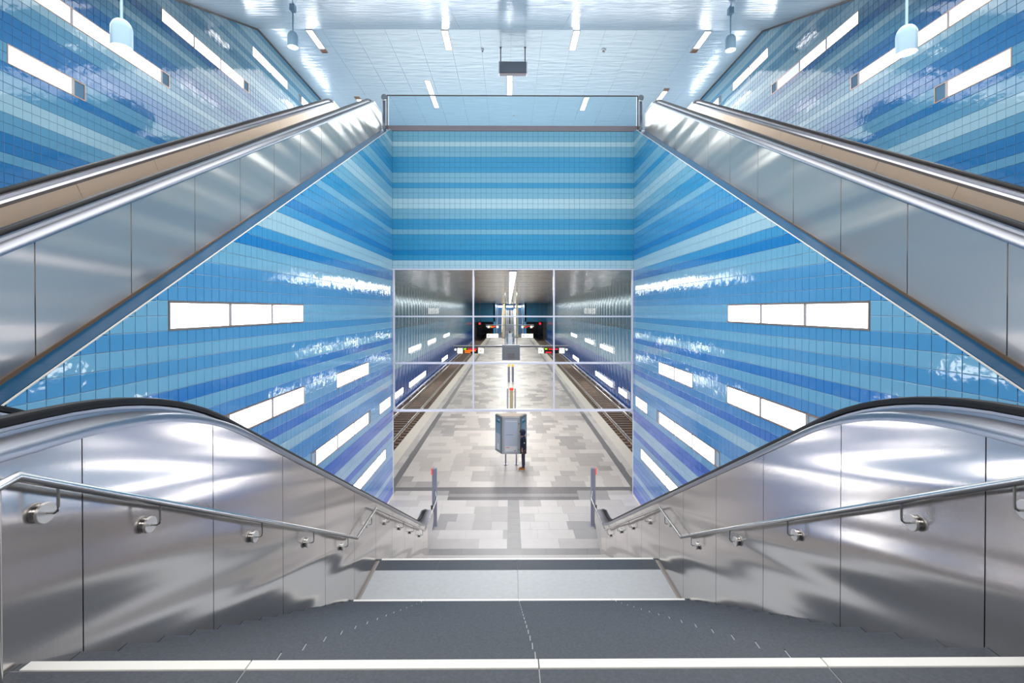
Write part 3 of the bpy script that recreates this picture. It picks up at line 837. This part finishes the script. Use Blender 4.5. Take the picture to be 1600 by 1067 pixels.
for (a, c) in ((-4.5, -.2), (.2, 4.5)): lay(a, c, 13.24, 16.64, .57, (.6, .85, 1.15), *near)
lay(-4.5, 4.5, 12.21, 12.9, .35, (.6,), ['slab1'], [1])
for i in range(15): slabs.append((-4.5+i*.6, -3.9+i*.6, 12.9, 13.24, 'slab_ctr'))
for i in range(7): slabs.append((-.2, .2, 13.24+i*.486, 13.24+(i+1)*.486, 'slab_ctr'))
lay(-4.5, -2.42, 16.64, 17.5, .43, (.6, .85, 1.15), *near); lay(2.42, 4.5, 16.64, 17.5, .43, (.6, .85, 1.15), *near)
for r in range(3):
    for i in range(16): slabs.append((-2.42+i*.3025, -2.42+(i+1)*.3025, 16.64+r*.287, 16.64+(r+1)*.287, ('slab_dark' if r != 1 else 'slab_ctr')))
for i in range(18): slabs.append((-4.9+i*.5444, -4.9+(i+1)*.5444, 17.5, 17.85, 'slab_dark'))
far = (['slab0', 'slab1', 'slab2', 'slab3'], [6, 5, 3, 2])
lay(-4.62, 4.62, 17.85, 60, .6, (.6, .75, .9), *far)
lay(-4.62, 4.62, 60, 113.9, .9, (.9, 1.4), *far)
for s in (-1, 1):
    lay(min(s*4.9, s*5.25), max(s*4.9, s*5.25), 17.12, 113.9, .9, (.35,), ['slab1', 'slab0'], [1, 1])
    y = 17.85
    while y < 113.9:
        slabs.append((min(s*4.62, s*4.9), max(s*4.62, s*4.9), y, min(y+.6, 114), 'slab_ctr' if y > 30 else 'slab_dark'))
        slabs.append((min(s*5.25, s*5.84), max(s*5.25, s*5.84), y-.6, min(y, 114), 'cream')); y += .6
slabs = [q for q in slabs if q[1]-q[0] > .03 and q[3]-q[2] > .03]
slabs.sort(key=lambda q: -((q[1]-q[0])*(q[3]-q[2])/(((q[2]+q[3])/2)**3)))
rest = MB(); sh = {}
for n, (x0, x1, y0, y1, m) in enumerate(slabs):
    if n < 300:
        key = (round(x1-x0, 2), round(y1-y0, 2), m)
        if key not in sh:
            b = MB(); b.box(.002, x1-x0-.002, .002, y1-y0-.002, -.02, 0, M[m]); sh[key] = b.mesh('floor_slab')
        link('floor_slab', sh[key], fl, (x0, y0, random.uniform(-.0008, .0008)))
    else: rest.box(x0+.002, x1-.002, y0+.002, y1-.002, -.02, 0, M[m])
tag(rest.build('far_slabs', fl), kind='stuff')

# ------------------------------------------------------------------ tracks
for s, side in ((-1, 'left'), (1, 'right')):
    root = empty('railway_track', (s*7.6, 60, -.9), '%s railway track on concrete sleepers beside the platform' % side, 'track')
    off = -Vector(root.location)
    def B(mb, name, kind=None):
        mb.v = [tuple(Vector(v)+off) for v in mb.v]; o = mb.build(name, root)
        if kind: o['kind'] = kind
        return o
    for xr in (6.93, 8.365):
        r = MB(); prof = [(-.07, 0), (.07, 0), (.012, .03), (.012, .12), (.035, .13), (.035, .165), (-.035, .165), (-.035, .13), (-.012, .12), (-.012, .03)]
        vs = [(s*xr+x, y, -.78+z) for y in (16.9, 150) for x, z in prof]; n = len(prof)
        r.add(vs, [tuple(range(n)), tuple(range(2*n-1, n-1, -1))]+[(i, (i+1) % n, n+(i+1) % n, n+i) for i in range(n)], M['rail']); B(r, 'rail')
    r = MB(); r.box(s*8.74, s*8.86, 16.9, 150, -.62, -.52, M['frame_white']); 
    for i in range(30): r.box(s*8.78, s*8.9, 18+i*3.2, 18.06+i*3.2, -.9, -.6, M['frame_white'])
    B(r, 'conductor_rail')
    smesh = MB(); smesh.box(-1.2, 1.2, -.12, .12, 0, .1, M['sleeper'], .015); sm = smesh.mesh('sleeper')
    for i in range(150):
        link('sleeper', sm, root, Vector((s*7.62, 17.5+i*.64, -.865))+off)
    fx = MB()
    for i in range(90):
        for xr in (6.93, 8.365):
            for d in (-.12, .12): fx.box(s*xr+d-.035, s*xr+d+.035, 17.44+i*.64, 17.56+i*.64, -.77, -.73, M['rail_brown'])
    B(fx, 'rail_clips', 'stuff')
    b = MB(); b.box(s*5.82, s*9.2, 16.9, 150, -1.1, -.83, M['ballast']); tag(b.build('floor_track_%s' % side), 'brown ballast track bed, %s' % side, kind='structure')
    b = MB(); b.box(s*5.845, s*6.62, 16.9, 150, -.84, -.79, M['gap']); tag(b.build('trim_6' if s < 0 else 'trim_7'), 'dark trough beside the %s platform edge' % side, kind='structure')
    b = MB(); b.box(s*5.74, s*5.84, 17.1, 113.95, -.2, -.013, M['cream']); b.box(s*5.78, s*5.83, 17.1, 113.95, -1.0, -.2, M['portal']); tag(b.build('trim_8' if s < 0 else 'trim_9'), 'face of the %s platform edge' % side, kind='structure')

# ------------------------------------------------------------------ tunnel walls, ceiling, lamps
XT = 9.05
TP = [(35.4, 38.1, 0.0, .5, ()), (40.6, 48.4, 0.0, .5, (43.2, 45.8)), (40.2, 45.8, 3.12, 3.56, (43.0,)), (49.7, 55.0, 3.12, 3.56, (52.3,)),
      (62.0, 67.5, 3.12, 3.56, (64.7,)), (60.0, 65.5, 0.0, .5, (62.7,))]
for s, side in ((-1, 'left'), (1, 'right')):
    wall = struct('wall_tunnel_%s' % side, 'blue panelled outer wall of the %s track' % side)
    b = MB(); b.box(s*(XT+.06), s*(XT+.4), 16.9, 150, -1.1, 8.9, M['portal']); b.build('wall_core', wall)
    rows = [(-1.0, 2.28, 'tw0'), (2.28, 5.45, 'tw1'), (5.45, 8.62, 'tw2')]
    for (z0, z1, mk) in rows:
        b = MB(); n = 6; w = 1.24; vs = []; fs = []
        for i in range(n+1):
            a = i/n; bulge = .02*(1-(2*a-1)**2)
            for z in (z0+.006, z1-.006): vs.append((-s*bulge, .006+a*(w-.012), z))
        for i in range(n): fs.append((i*2, i*2+2, i*2+3, i*2+1))
        bv = [(s*.05, y, z) for (_x, y, z) in vs]; k = len(vs)
        fs2 = [(0, 1, k+1, k), (2*n, k+2*n, k+2*n+1, 2*n+1)]+[(i*2, k+i*2, k+i*2+2, i*2+2) for i in range(n)]+[(i*2+1, i*2+3, k+i*2+3, k+i*2+1) for i in range(n)]
        b.add(vs, fs, M[mk], True); b.add(vs+bv, fs2, M[mk]); me = b.mesh('wall_panel')
        for i in range(78):
            link('wall_panel', me, wall, (s*XT, 17.2+i*w, 0))
    for i, p in enumerate(TP):
        lab = ['lowest, nearest small lamp', 'lower three-pane lamp', 'upper nearer two-pane lamp', 'upper middle two-pane lamp', 'upper farthest two-pane lamp', 'lower farthest two-pane lamp'][i]
        lamp_panel('%s on the blue %s track wall' % (lab, side), lambda u, v, w, s=s: (s*(XT-.05-w), u, v), p[0], p[1], p[2], p[3], p[4], (), group='lamps on the track walls', proud=.004)
tc = struct('ceiling_tunnel', 'polished slatted metal ceiling over the platform')
b = MB(); b.box(-9.4, 9.4, YE+.3, 150, 8.62, 9.0, M['portal']); b.build('ceiling_core', tc)
b = MB(); y = YE+.31
while y < 118:
    b.box(-9.2, 9.2, y+.01, y+.39, 8.55+random.uniform(-.004, .004), 8.60, M['tceil']); y += .4
tag(b.build('ceiling_slats', tc), kind='stuff')
root0 = None
for i in range(31):
    y = 18.2+i*3.1
    if root0 is None:
        root0 = empty('platform_lamp', (0, y, 8.475), 'long strip luminaire farther along the row over the platform middle', 'ceiling light', 'row of strip lamps over the platform')
        b = MB(); b.box(-.16, .16, 0, 2.9, -.02, .049, M['frame_white'], .01); b.build('housing', root0)
        b = MB(); b.box(-.13, .13, .03, 2.87, -.045, -.021, M['tunglass'], .006); b.build('diffuser', root0)
    else: shift_copy(root0, 0, i*3.1, 0, {1: 'second strip luminaire from the glass screen, along the middle of the platform ceiling'}.get(i))
root0['label'] = 'nearest strip luminaire over the platform, just beyond the glass screen'

# far end of the platform
fe = struct('wall_tunnel_end', 'far end of the platform with blue wall and openings')
b = MB()
for s in (-1, 1):
    b.box(s*3.7, s*9.1, 114.4, 115, 3.9, 8.6, M['farteal']); b.box(s*8.4, s*9.1, 114.4, 115, -1, 3.9, M['portal']); b.box(s*3.7, s*4.1, 114.4, 150, -1, 8.6, M['farblue'])
b.box(-4, 4, 149, 150, -1, 14, M['farblue']); b.box(-9.1, 9.1, 149.5, 150, -1.1, 8.6, M['portal']); b.build('end_core', fe)
for x in (-1.55, 1.75):
    t = empty('column', (x, 112, 0), 'slim beige column at the far end of the platform, %s' % ('left of the centre' if x < 0 else 'right of the centre'), 'column')
    b = MB(); b.box(-.28, .28, -.28, .28, .0, 8.55, M['beige_col'], .05); b.build('shaft', t)
    b = MB(); b.box(-.34, .34, -.34, .34, 0, .15, M['sleeper'], .02); b.build('base', t)
for s, side in ((-1, 'left'), (1, 'right')):
    t = empty('barrier_panel', (s*4.2, 110, 0), 'white printed barrier panel at the far %s end of the platform' % side, 'barrier')
    b = MB(); b.box(-1.4, 1.4, -.04, .04, .15, 1.15, M['signwhite'], .01); b.build('board', t)
    for x in (-1.1, 1.1):
        b = MB(); b.box(x-.04, x+.04, -.03, .03, 0, .2, M['steel_dark']); b.build('leg', t)
    b = MB(); b.cyl((-.9, -.045, .7), 'y', .14, .01, M['blackprint'], 10); b.cyl((0.1, -.045, .7), 'y', .12, .01, M['blackprint'], 10); b.build('print_mark', t)
    t = empty('signal_lamp', (s*7.5, 113.5, 3.5), 'red signal lamp at the mouth of the far %s track tunnel' % side, 'signal')
    b = MB(); b.box(-.35, .35, 0, .3, -.5, .5, M['display'], .03); b.build('housing', t)
    b = MB(); b.cyl((0, -.02, 0), 'y', .26, .06, M['led_red'], 14); b.build('lens', t)
    b = MB(); b.box(-.05, .05, .1, .2, .5, 5.05, M['steel_dark']); b.build('hanger', t)
    # far flights
    t = empty('far_escalator', (s*2.7, 116, 0), 'distant %s escalator rising beyond the platform end' % side, 'escalator')
    b = MB(); b.polyx([(0, 0), (0, 1.1), (14, 8.6), (15, 8.6), (15, 6), (3, 0)], -.75, -.6, M['steel_clad']); b.build('balustrade', t)
    b = MB(); b.polyx([(0, 0), (0, 1.1), (14, 8.6), (15, 8.6), (15, 6), (3, 0)], .6, .75, M['steel_clad']); b.build('balustrade', t)
    for k in range(28):
        b = MB(); b.box(-.58, .58, .5+k*.45, .95+k*.45, -.1+k*.25, .05+k*.25, M['step']); b.build('step', t)
t = empty('far_stair', (0, 116, 0), 'distant grey stair in the middle beyond the platform end', 'stair')
for k in range(9):
    b = MB(); b.tube([(0, k*1.5, k*.772), (0, k*1.5, k*.772+1.15)], .14, M['steel_dark'], 8); b.build('rail_post', t)
for sx in (-1.5, 1.5):
    b = MB(); b.polyx([(0, .1), (0, .5), (13.2, 7.2), (13.2, 6.8)], sx-.35, sx+.35, M['plinth']); b.build('stringer', t)
for k in range(40):
    b = MB(); b.box(-1.6, 1.6, k*.33, k*.33+.35, k*.17-.15, k*.17+.17, M['granite_mid'], .01); b.build('step', t)
t = empty('far_lamp', (0, 148.7, 8.0), 'distant white lamp band on the far blue wall', 'wall light')
for x in (-2.8, 0, 2.8):
    b = MB(); b.box(x-1.1, x+1.1, 0, .1, -.25, .25, M['tunglass'], .01); b.build('diffuser', t)
b = MB(); b.box(-4, 4, .1, .2, -.3, .3, M['lampframe']); b.build('frame', t)

# ------------------------------------------------------------------ platform furniture
# hanging sign beam with two train displays and a grey box
def sign_beam(y, lab):
    t = empty('sign_beam', (0, y, 3.75), lab, 'sign gantry')
    b = MB(); b.box(-4.9, 4.9, -.08, .08, .0, .14, M['purplegrey'], .01); b.build('beam', t)
    b = MB(); b.box(-4.9, 4.9, -.2, -.08, .10, .17, M['kiosk'], .01); b.build('cover_strip', t)
    b = MB(); b.box(-.76, .76, -.2, .2, -1.1, .22, M['signgrey'], .02)
    bx = b.build('centre_box', t)
    b = MB(); b.box(-.3, .3, -.22, -.2, -.95, -.5, M['purplegrey']); b.build('box_door', bx)
    for x in (-.5, .5):
        b = MB(); b.tube([(x, 0, .2), (x, 0, 4.78)], .035, M['steel_tube'], 8); b.build('hanger', t)
    for x in (-4.75, 4.75):
        b = MB(); b.cyl((x, -.02, -.2), 'y', .09, .16, M['signwhite'], 12, .01); b.build('camera', t)
        b = MB(); b.tube([(x, 0, .02), (x, 0, -.14)], .02, M['steel_dark'], 6); b.build('camera_arm', t)
    for s in (-1, 1):
        c = s*3.45
        d = MB(); d.box(c-.62, c+.62, -.14, .06, -.52, -.06, M['display'], .01); do = d.build('train_display', t)
        for j, (zz, mm, w) in enumerate(((-.16, 'led_red', .8), (-.30, 'led_orange' if s < 0 else 'display', .95), (-.43, 'led_orange' if s < 0 else 'led_red', .5))):
            e = MB(); e.box(c-.35+(.1 if j == 0 else -.15), c-.35+(.1 if j == 0 else -.15)+w, -.155, -.14, zz-.04, zz+.04, M[mm]); link('display_line', e.mesh('display_line'), do)
        e = MB(); e.box(c-.56, c-.36, -.155, -.14, -.2, -.09, M['led_green']); link('display_mark', e.mesh('display_mark'), do)
        for q in (-1, 1):
            e = MB(); e.box(c+q*.9-.22, c+q*.9+.22, -.14, .06, -.52, -.08, M['signwhite'], .01); so = e.build('number_sign', t)
            if q*s < 0:
                g = MB()
                for dx in (-.07, .07): g.box(c+q*.9+dx-.025, c+q*.9+dx+.025, -.155, -.14, -.38, -.22, M['blackprint'])
                link('number_mark', g.mesh('number_mark'), so)
        for q in (-.5, .5):
            e = MB(); e.tube([(c+q, 0, .02), (c+q, 0, -.08)], .02, M['steel_dark'], 6); e.build('bracket', t)
    return t
t = sign_beam(39, 'nearer sign gantry hanging over the platform with two lit train displays')
t2 = shift_copy(t, 0, 54, 0, 'farther sign gantry with train displays, near the far end of the platform')

# information kiosk
def kiosk(y, lab, x=-.12, group=None):
    t = empty('information_kiosk', (x, y, 0), lab, 'information board', group)
    hw, z0, z1 = .40, .52, 2.18
    b = MB(); b.box(-hw, hw, -.05, .02, z0, z1, M['kiosk'], .008); fr = b.build('front_board', t)
    b = MB(); b.box(-hw+.11, hw-.11, -.062, -.05, z0+.1, z1-.12, M['poster_pale']); link('poster', b.mesh('poster'), fr)
    b = MB(); b.box(-hw+.14, hw-.14, -.066, -.062, z1-.22, z1-.18, M['poster_white']); b.box(-hw+.14, hw-.14, -.066, -.062, z0+.12, z0+.35, M['poster_white'])
    b.box(-hw+.17, -hw+.33, -.069, -.066, z0+.28, z0+.31, M['pink']); b.box(hw-.25, hw-.2, -.069, -.066, z0+.14, z0+.17, M['blackprint'])
    b.box(-hw+.17, hw-.3, -.066, -.062, z0+.85, z0+.88, M['poster_blue'])
    link('poster_print', b.mesh('poster_print'), fr)
    b = MB(); b.cyl((hw-.05, -.055, z1-.3), 'y', .022, .02, M['steel_dark'], 8); b.cyl((hw-.05, -.055, z0+.2), 'y', .022, .02, M['steel_dark'], 8); link('lock', b.mesh('lock'), fr)
    for s in (-1, 1):
        # side board swings back at about sixty degrees
        b = MB(); L2 = .62
        b.box(0, L2, -.035, .035, z0, z1, M['kiosk_side'], .008)
        o = b.build('side_board', t, (s*(hw+.0), 0, 0)); o.rotation_euler = (0, 0, math.radians(62) if s > 0 else math.radians(118))
        yo = -.036 if s > 0 else .036
        b = MB(); y0, y1 = sorted((yo, yo+(-.01 if s > 0 else .01)))
        b.box(.08, L2-.06, y0, y1, z0+.1, z1-.1, M['poster_blue']); link('poster', b.mesh('poster'), o)
        b = MB(); y0, y1 = sorted((yo+(-.011 if s > 0 else .011), yo+(-.014 if s > 0 else .014)))
        for (a0, a1, c0, c1, k_, mm) in ((.1, L2-.1, z0+.12, z0+.85, 1, 'poster_pale'), (.12, L2-.14, z1-.32, z1-.24, 1, 'teal'), (.14, .3, z1-.2, z1-.16, 1, 'poster_white'), (L2*.35, L2*.6, z0+.14, z0+.4, 1.03, 'poster_white')):
            b = MB(); b.box(a0, a1, y0*k_, y1*k_, c0, c1, M[mm]); link('poster_print', b.mesh('poster_print'), o)
    b = MB(); b.add([(-hw, 0, z1), (hw, 0, z1), (hw+.28, .55, z1), (-hw-.28, .55, z1), (-hw, 0, z1+.02), (hw, 0, z1+.02), (hw+.28, .55, z1+.02), (-hw-.28, .55, z1+.02)],
                    [(0, 3, 2, 1), (4, 5, 6, 7), (0, 1, 5, 4), (1, 2, 6, 5), (2, 3, 7, 6), (3, 0, 4, 7)], M['board_top']); b.build('top_cover', t)
    for x in (-.24, .24):
        b = MB(); b.tube([(x, .12, 0), (x, .12, z0+.1)], .032, M['pylon'], 12); b.cyl((x, .12, .01), 'z', .09, .02, M['pylon'], 14); b.build('leg', t)
    return t
k0 = kiosk(20.35, 'three-sided information board on two legs in front of the person', -.07)
for y, lab in ((62, 'second information board in the distance'), (78, 'third information board far along the platform'), (92, 'farthest small information board')):
    shift_copy(k0, .1, y-20.35, 0, lab)

# pylons at the stair foot
for s, side in ((-1, 'left'), (1, 'right')):
    t = empty('pylon', (s*2.55, 14.65, 0), 'slim grey pylon with red marker at the foot of the %s handrail' % side, 'pylon')
    b = MB(); b.box(-.075, .075, -.04, .04, .0, 1.86, M['pylon'], .008); b.build('blade', t)
    b = MB(); b.box(-.1 if s < 0 else .07, -.07 if s < 0 else .1, -.045, .03, 1.66, 1.86, M['redcap'], .004); b.build('red_marker', t)
    b = MB(); b.box(-.1, .1, -.07, .07, 0, .015, M['pylon'], .003); b.build('foot_plate', t)
    b = MB(); b.tube([(0, -.05, 1.0), (s*-.01, -.15, .75), (s*-.02, -.2, .1)], .012, M['steel_tube'], 8); b.build('side_bar', t)

# info pillars in the middle of the platform
t = empty('help_pillar', (.0, 31.8, 0), 'beige-grey pillar with red light in the middle of the platform', 'pillar')
b = MB(); b.box(-.12, .12, -.1, .1, 0, 1.35, M['beige_col'], .02); b.build('shaft', t)
for s in (-1, 1):
    b = MB(); b.box(s*.2, s*.32, -.12, .12, 0, 1.5, M['kiosk'], .02); b.build('wing', t)
b = MB(); b.box(-.14, .14, -.12, .12, 1.35, 1.5, M['redcap'], .02); b.build('red_light', t)
b = MB(); b.box(-.4, .4, -.2, .5, 0, .02, M['kiosk'], .004); b.build('floor_plate', t)
t = empty('twin_pillar', (.0, 43.8, 0), 'pair of slim grey slabs with orange tops farther along the platform', 'pillar')
for s in (-1, 1):
    b = MB(); b.box(s*.08, s*.30, -.08, .08, 0, 1.5, M['pylon'], .01); b.build('slab', t)
    b = MB(); b.box(s*.1, s*.26, -.09, .09, 1.5, 1.72, M['orangecap'], .02); b.build('orange_light', t)
b = MB(); b.box(-.5, .5, -.3, .5, 0, .02, M['kiosk'], .004); b.build('floor_plate', t)

# hanging sign box in the hall
t = empty('hanging_sign_box', (.0, 18.8, 16.85), 'grey box hanging on two rods from the hall ceiling', 'sign')
b = MB(); b.box(-.54, .54, -.12, .12, -.26, .22, M['purplegrey'], .012); b.build('case', t)
b = MB(); b.box(-.5, .5, -.13, -.12, -.22, .18, M['signgrey'], .002); b.build('face', t)
for x in (-.56, .56):
    b = MB(); b.box(x-.02, x+.02, -.13, .13, -.27, .21, M['frame_white'], .003); b.build('side_cheek', t)
for x in (-.5, .5):
    b = MB(); b.tube([(x, 0, .2), (x, 0, .86)], .022, M['steel_dark'], 8); b.cyl((x, 0, .84), 'z', .045, .03, M['steel_dark'], 10); b.build('rod', t)

# pendants
def pendant(x, y, z0, lab):
    t = empty('pendant_lamp', (x, y, z0), lab, 'pendant lamp', 'pale blue pendants over the escalators')
    R = .148; prof = [(R*.97, 0), (R, .0), (R, .30)]+[(R*math.cos(a), .30+.17*math.sin(a)) for a in [math.pi/2*i/8 for i in range(1, 8)]]+[(.02, .47)]
    b = MB(); b.lathe((0, 0, 0), prof, M['pale_blue'], 28); b.build('shade', t)
    b = MB(); b.cyl((0, 0, .025), 'z', R*.95, .03, M['lampglass'], 28, .008); b.build('diffuser', t)
    top = ceil_z(y)-z0
    b = MB(); b.tube([(0, 0, .46), (0, 0, top-.05)], .019, M['pale_blue'], 10); b.build('rod', t)
    b = MB(); b.box(-.075, .075, -.075, .075, top-.30, top-.10, M['pale_blue'], .012); b.tube([(0, 0, top-.14), (0, -.02, top+.0)], .012, M['pale_blue'], 6); b.build('ceiling_box', t)
pendant(-6.52, 7.58, 11.26, 'large pale blue pendant lamp in front of the left hall wall')
pendant(6.52, 7.66, 11.26, 'large pale blue pendant lamp in front of the right hall wall')
pendant(-6.52, 13.55, 14.68, 'small distant pale blue pendant lamp on the left')
pendant(6.48, 13.7, 14.72, 'small distant pale blue pendant lamp on the right')

# detectors on the ceiling
for (x, y, r, lab) in ((-1.25, 18.95, .06, 'small round detector on the ceiling left of the sign box'), (3.75, 18.95, .1, 'domed camera on the ceiling right of the sign box'), (.1, 25.2, .06, 'small round detector on the ceiling above the glass balustrade')):
    t = empty('ceiling_detector', (x, y, ZCE), lab, 'detector')
    b = MB(); b.cyl((0, 0, -.02), 'z', r, .05, M['frame_white'], 16, .01); b.build('base', t)
    b = MB(); b.lathe((0, 0, -.045), [(r*.7, 0), (r*.6, -.04), (r*.3, -.07), (.005, -.075)], M['steel_tube'], 14); b.build('dome', t)

# ------------------------------------------------------------------ person
def skinmesh(name, joints, edges, parent, m, sub=2, root=0):
    me = bpy.data.meshes.new(name); me.from_pydata([j[:3] for j in joints], edges, []); me.materials.append(m)
    o = link(name, me, parent)
    md = o.modifiers.new('skin', 'SKIN'); md.use_smooth_shade = True
    for i, j in enumerate(joints):
        r = j[3]; ry = j[4] if len(j) > 4 else r
        me.skin_vertices[0].data[i].radius = (r, ry)
        me.skin_vertices[0].data[i].use_root = (i == root)
    sb = o.modifiers.new('sub', 'SUBSURF'); sb.levels = sub; sb.render_levels = sub
    return o
per = empty('person', (.46, 19.80, 0), 'standing person in hooded navy parka and tan shoes, looking down beside the information board', 'person')
# faces -x, weight on both feet, head bowed, both arms hanging
body = skinmesh('body', [(0, 0, .95, .12), (-.0, 0, 1.18, .12), (.0, 0, 1.38, .13), (-.015, 0, 1.48, .055), (-.06, 0, 1.56, .075), (-.075, 0, 1.66, .085),
                         (.0, .09, .90, .085), (.01, .10, .50, .06), (.03, .10, .10, .045), (0, -.09, .90, .085), (-.01, -.10, .50, .06), (.0, -.10, .10, .045),
                         (.02, .19, 1.40, .055), (.04, .235, 1.13, .042), (-.03, .24, .91, .03), (-.05, .235, .85, .024),
                         (.02, -.19, 1.40, .055), (.05, -.23, 1.13, .042), (-.01, -.24, .91, .03), (-.03, -.24, .85, .024)],
                [(0, 1), (1, 2), (2, 3), (3, 4), (4, 5), (0, 6), (6, 7), (7, 8), (0, 9), (9, 10), (10, 11), (2, 12), (12, 13), (13, 14), (14, 15), (2, 16), (16, 17), (17, 18), (18, 19)], per, M['skin'])
def fingers(c, d, par):
    b = MB()
    for i in range(4):
        o = Vector((0, (i-1.5)*.017, 0)); p = Vector(c)+o; L = (.07, .08, .075, .06)[i]
        q = p+Vector(d)*L*.5; r = q+(Vector(d)+Vector((-.5, 0, -.2))).normalized()*L*.5
        b.tube([p, q, r], .009, M['skin'], 7, r2=.007)
    p = Vector(c)+Vector((-.01, .03, .03)); b.tube([p, p+Vector((-.03, .015, -.01)), p+Vector((-.05, .01, -.03))], .01, M['skin'], 7, r2=.008)
    return b.build('fingers', par)
fingers((-.035, -.24, .83), (-.2, 0, -1), body); fingers((-.055, .235, .83), (-.2, 0, -1), body)
fb = MB()  # face: nose, brows, eyes, mouth, ears
fb.add([(-.155, 0, 1.60), (-.18, 0, 1.575), (-.15, .018, 1.575), (-.15, -.018, 1.575), (-.15, 0, 1.63)], [(0, 1, 2), (0, 3, 1), (1, 3, 2), (0, 2, 4), (0, 4, 3)], M['skin'])
face = fb.build('nose', body)
fb = MB()
for sy in (-.03, .03): fb.cyl((-.152, sy, 1.635), 'x', .01, .012, M['hair'], 8)
fb.box(-.152, -.144, -.02, .02, 1.545, 1.551, M['pink']); fb.build('eyes_and_mouth', body)
hb = MB(); hb.lathe((-.065, 0, 1.66), [(.094, -.02), (.096, .02), (.085, .06), (.05, .09), (.005, .1)], M['hair'], 16); hb.build('hair', body)
skinmesh('parka', [(0, 0, .84, .15, .175), (.0, 0, 1.02, .14, .165), (-.005, 0, 1.25, .14, .175), (0, 0, 1.40, .11, .16), (.015, 0, 1.49, .085),
                   (.02, .20, 1.40, .075), (.045, .245, 1.13, .062), (-.03, .245, .87, .046), (.02, -.20, 1.40, .075), (.055, -.245, 1.13, .062), (.0, -.245, .87, .046)],
         [(0, 1), (1, 2), (2, 3), (3, 4), (3, 5), (5, 6), (6, 7), (3, 8), (8, 9), (9, 10)], per, M['navy'])
hd = MB()  # hood: open shell round the head, opening towards -x
n, mm = 16, 8; vs = []; fs = []
for sh_r in (.132, .120):
    for j in range(mm+1):
        th = math.radians(52+128*j/mm)
        for i in range(n):
            ph = 2*math.pi*i/n; vs.append((-.035-sh_r*math.cos(th)*1.1, sh_r*math.sin(th)*math.cos(ph), 1.62+sh_r*1.16*math.sin(th)*math.sin(ph)))
k = (mm+1)*n
for o_ in (0, k):
    for j in range(mm):
        for i in range(n): fs.append((o_+j*n+i, o_+j*n+(i+1) % n, o_+(j+1)*n+(i+1) % n, o_+(j+1)*n+i))
for i in range(n): fs.append((i, (i+1) % n, k+(i+1) % n, k+i))
hd.add(vs, fs, M['navy'], True); hd.build('hood', per)
skinmesh('trousers', [(0, 0, .90, .14, .15), (.0, .09, .80, .095), (.01, .10, .48, .072), (.03, .10, .10, .062), (0, -.09, .80, .095), (-.01, -.10, .48, .072), (.0, -.10, .10, .062)],
         [(0, 1), (1, 2), (2, 3), (0, 4), (4, 5), (5, 6)], per, M['trouser'])
for (x, y) in ((.0, .10), (-.03, -.10)):
    sb_ = MB(); prof = [(.07, 0.02), (.07, .09), (.0, .11), (-.06, .085), (-.15, .06), (-.19, .035), (-.19, .02)]
    vs = [(x+a, y+d*(.042 if a > -.12 else .03), z) for d in (-1, 1) for a, z in prof]; q = len(prof)
    sb_.add(vs, [tuple(range(q)), tuple(range(2*q-1, q-1, -1))]+[(i, (i+1) % q, q+(i+1) % q, q+i) for i in range(q)], M['tan']); so = sb_.build('shoe', per)
    so2 = MB(); so2.box(x-.2, x+.08, y-.045, y+.045, 0, .022, M['sole'], .006); link('sole', so2.mesh('sole'), so)
b = MB(); b.cyl((.04, -.308, 1.25), 'y', .028, .008, M['badge'], 12); b.build('sleeve_badge', per)
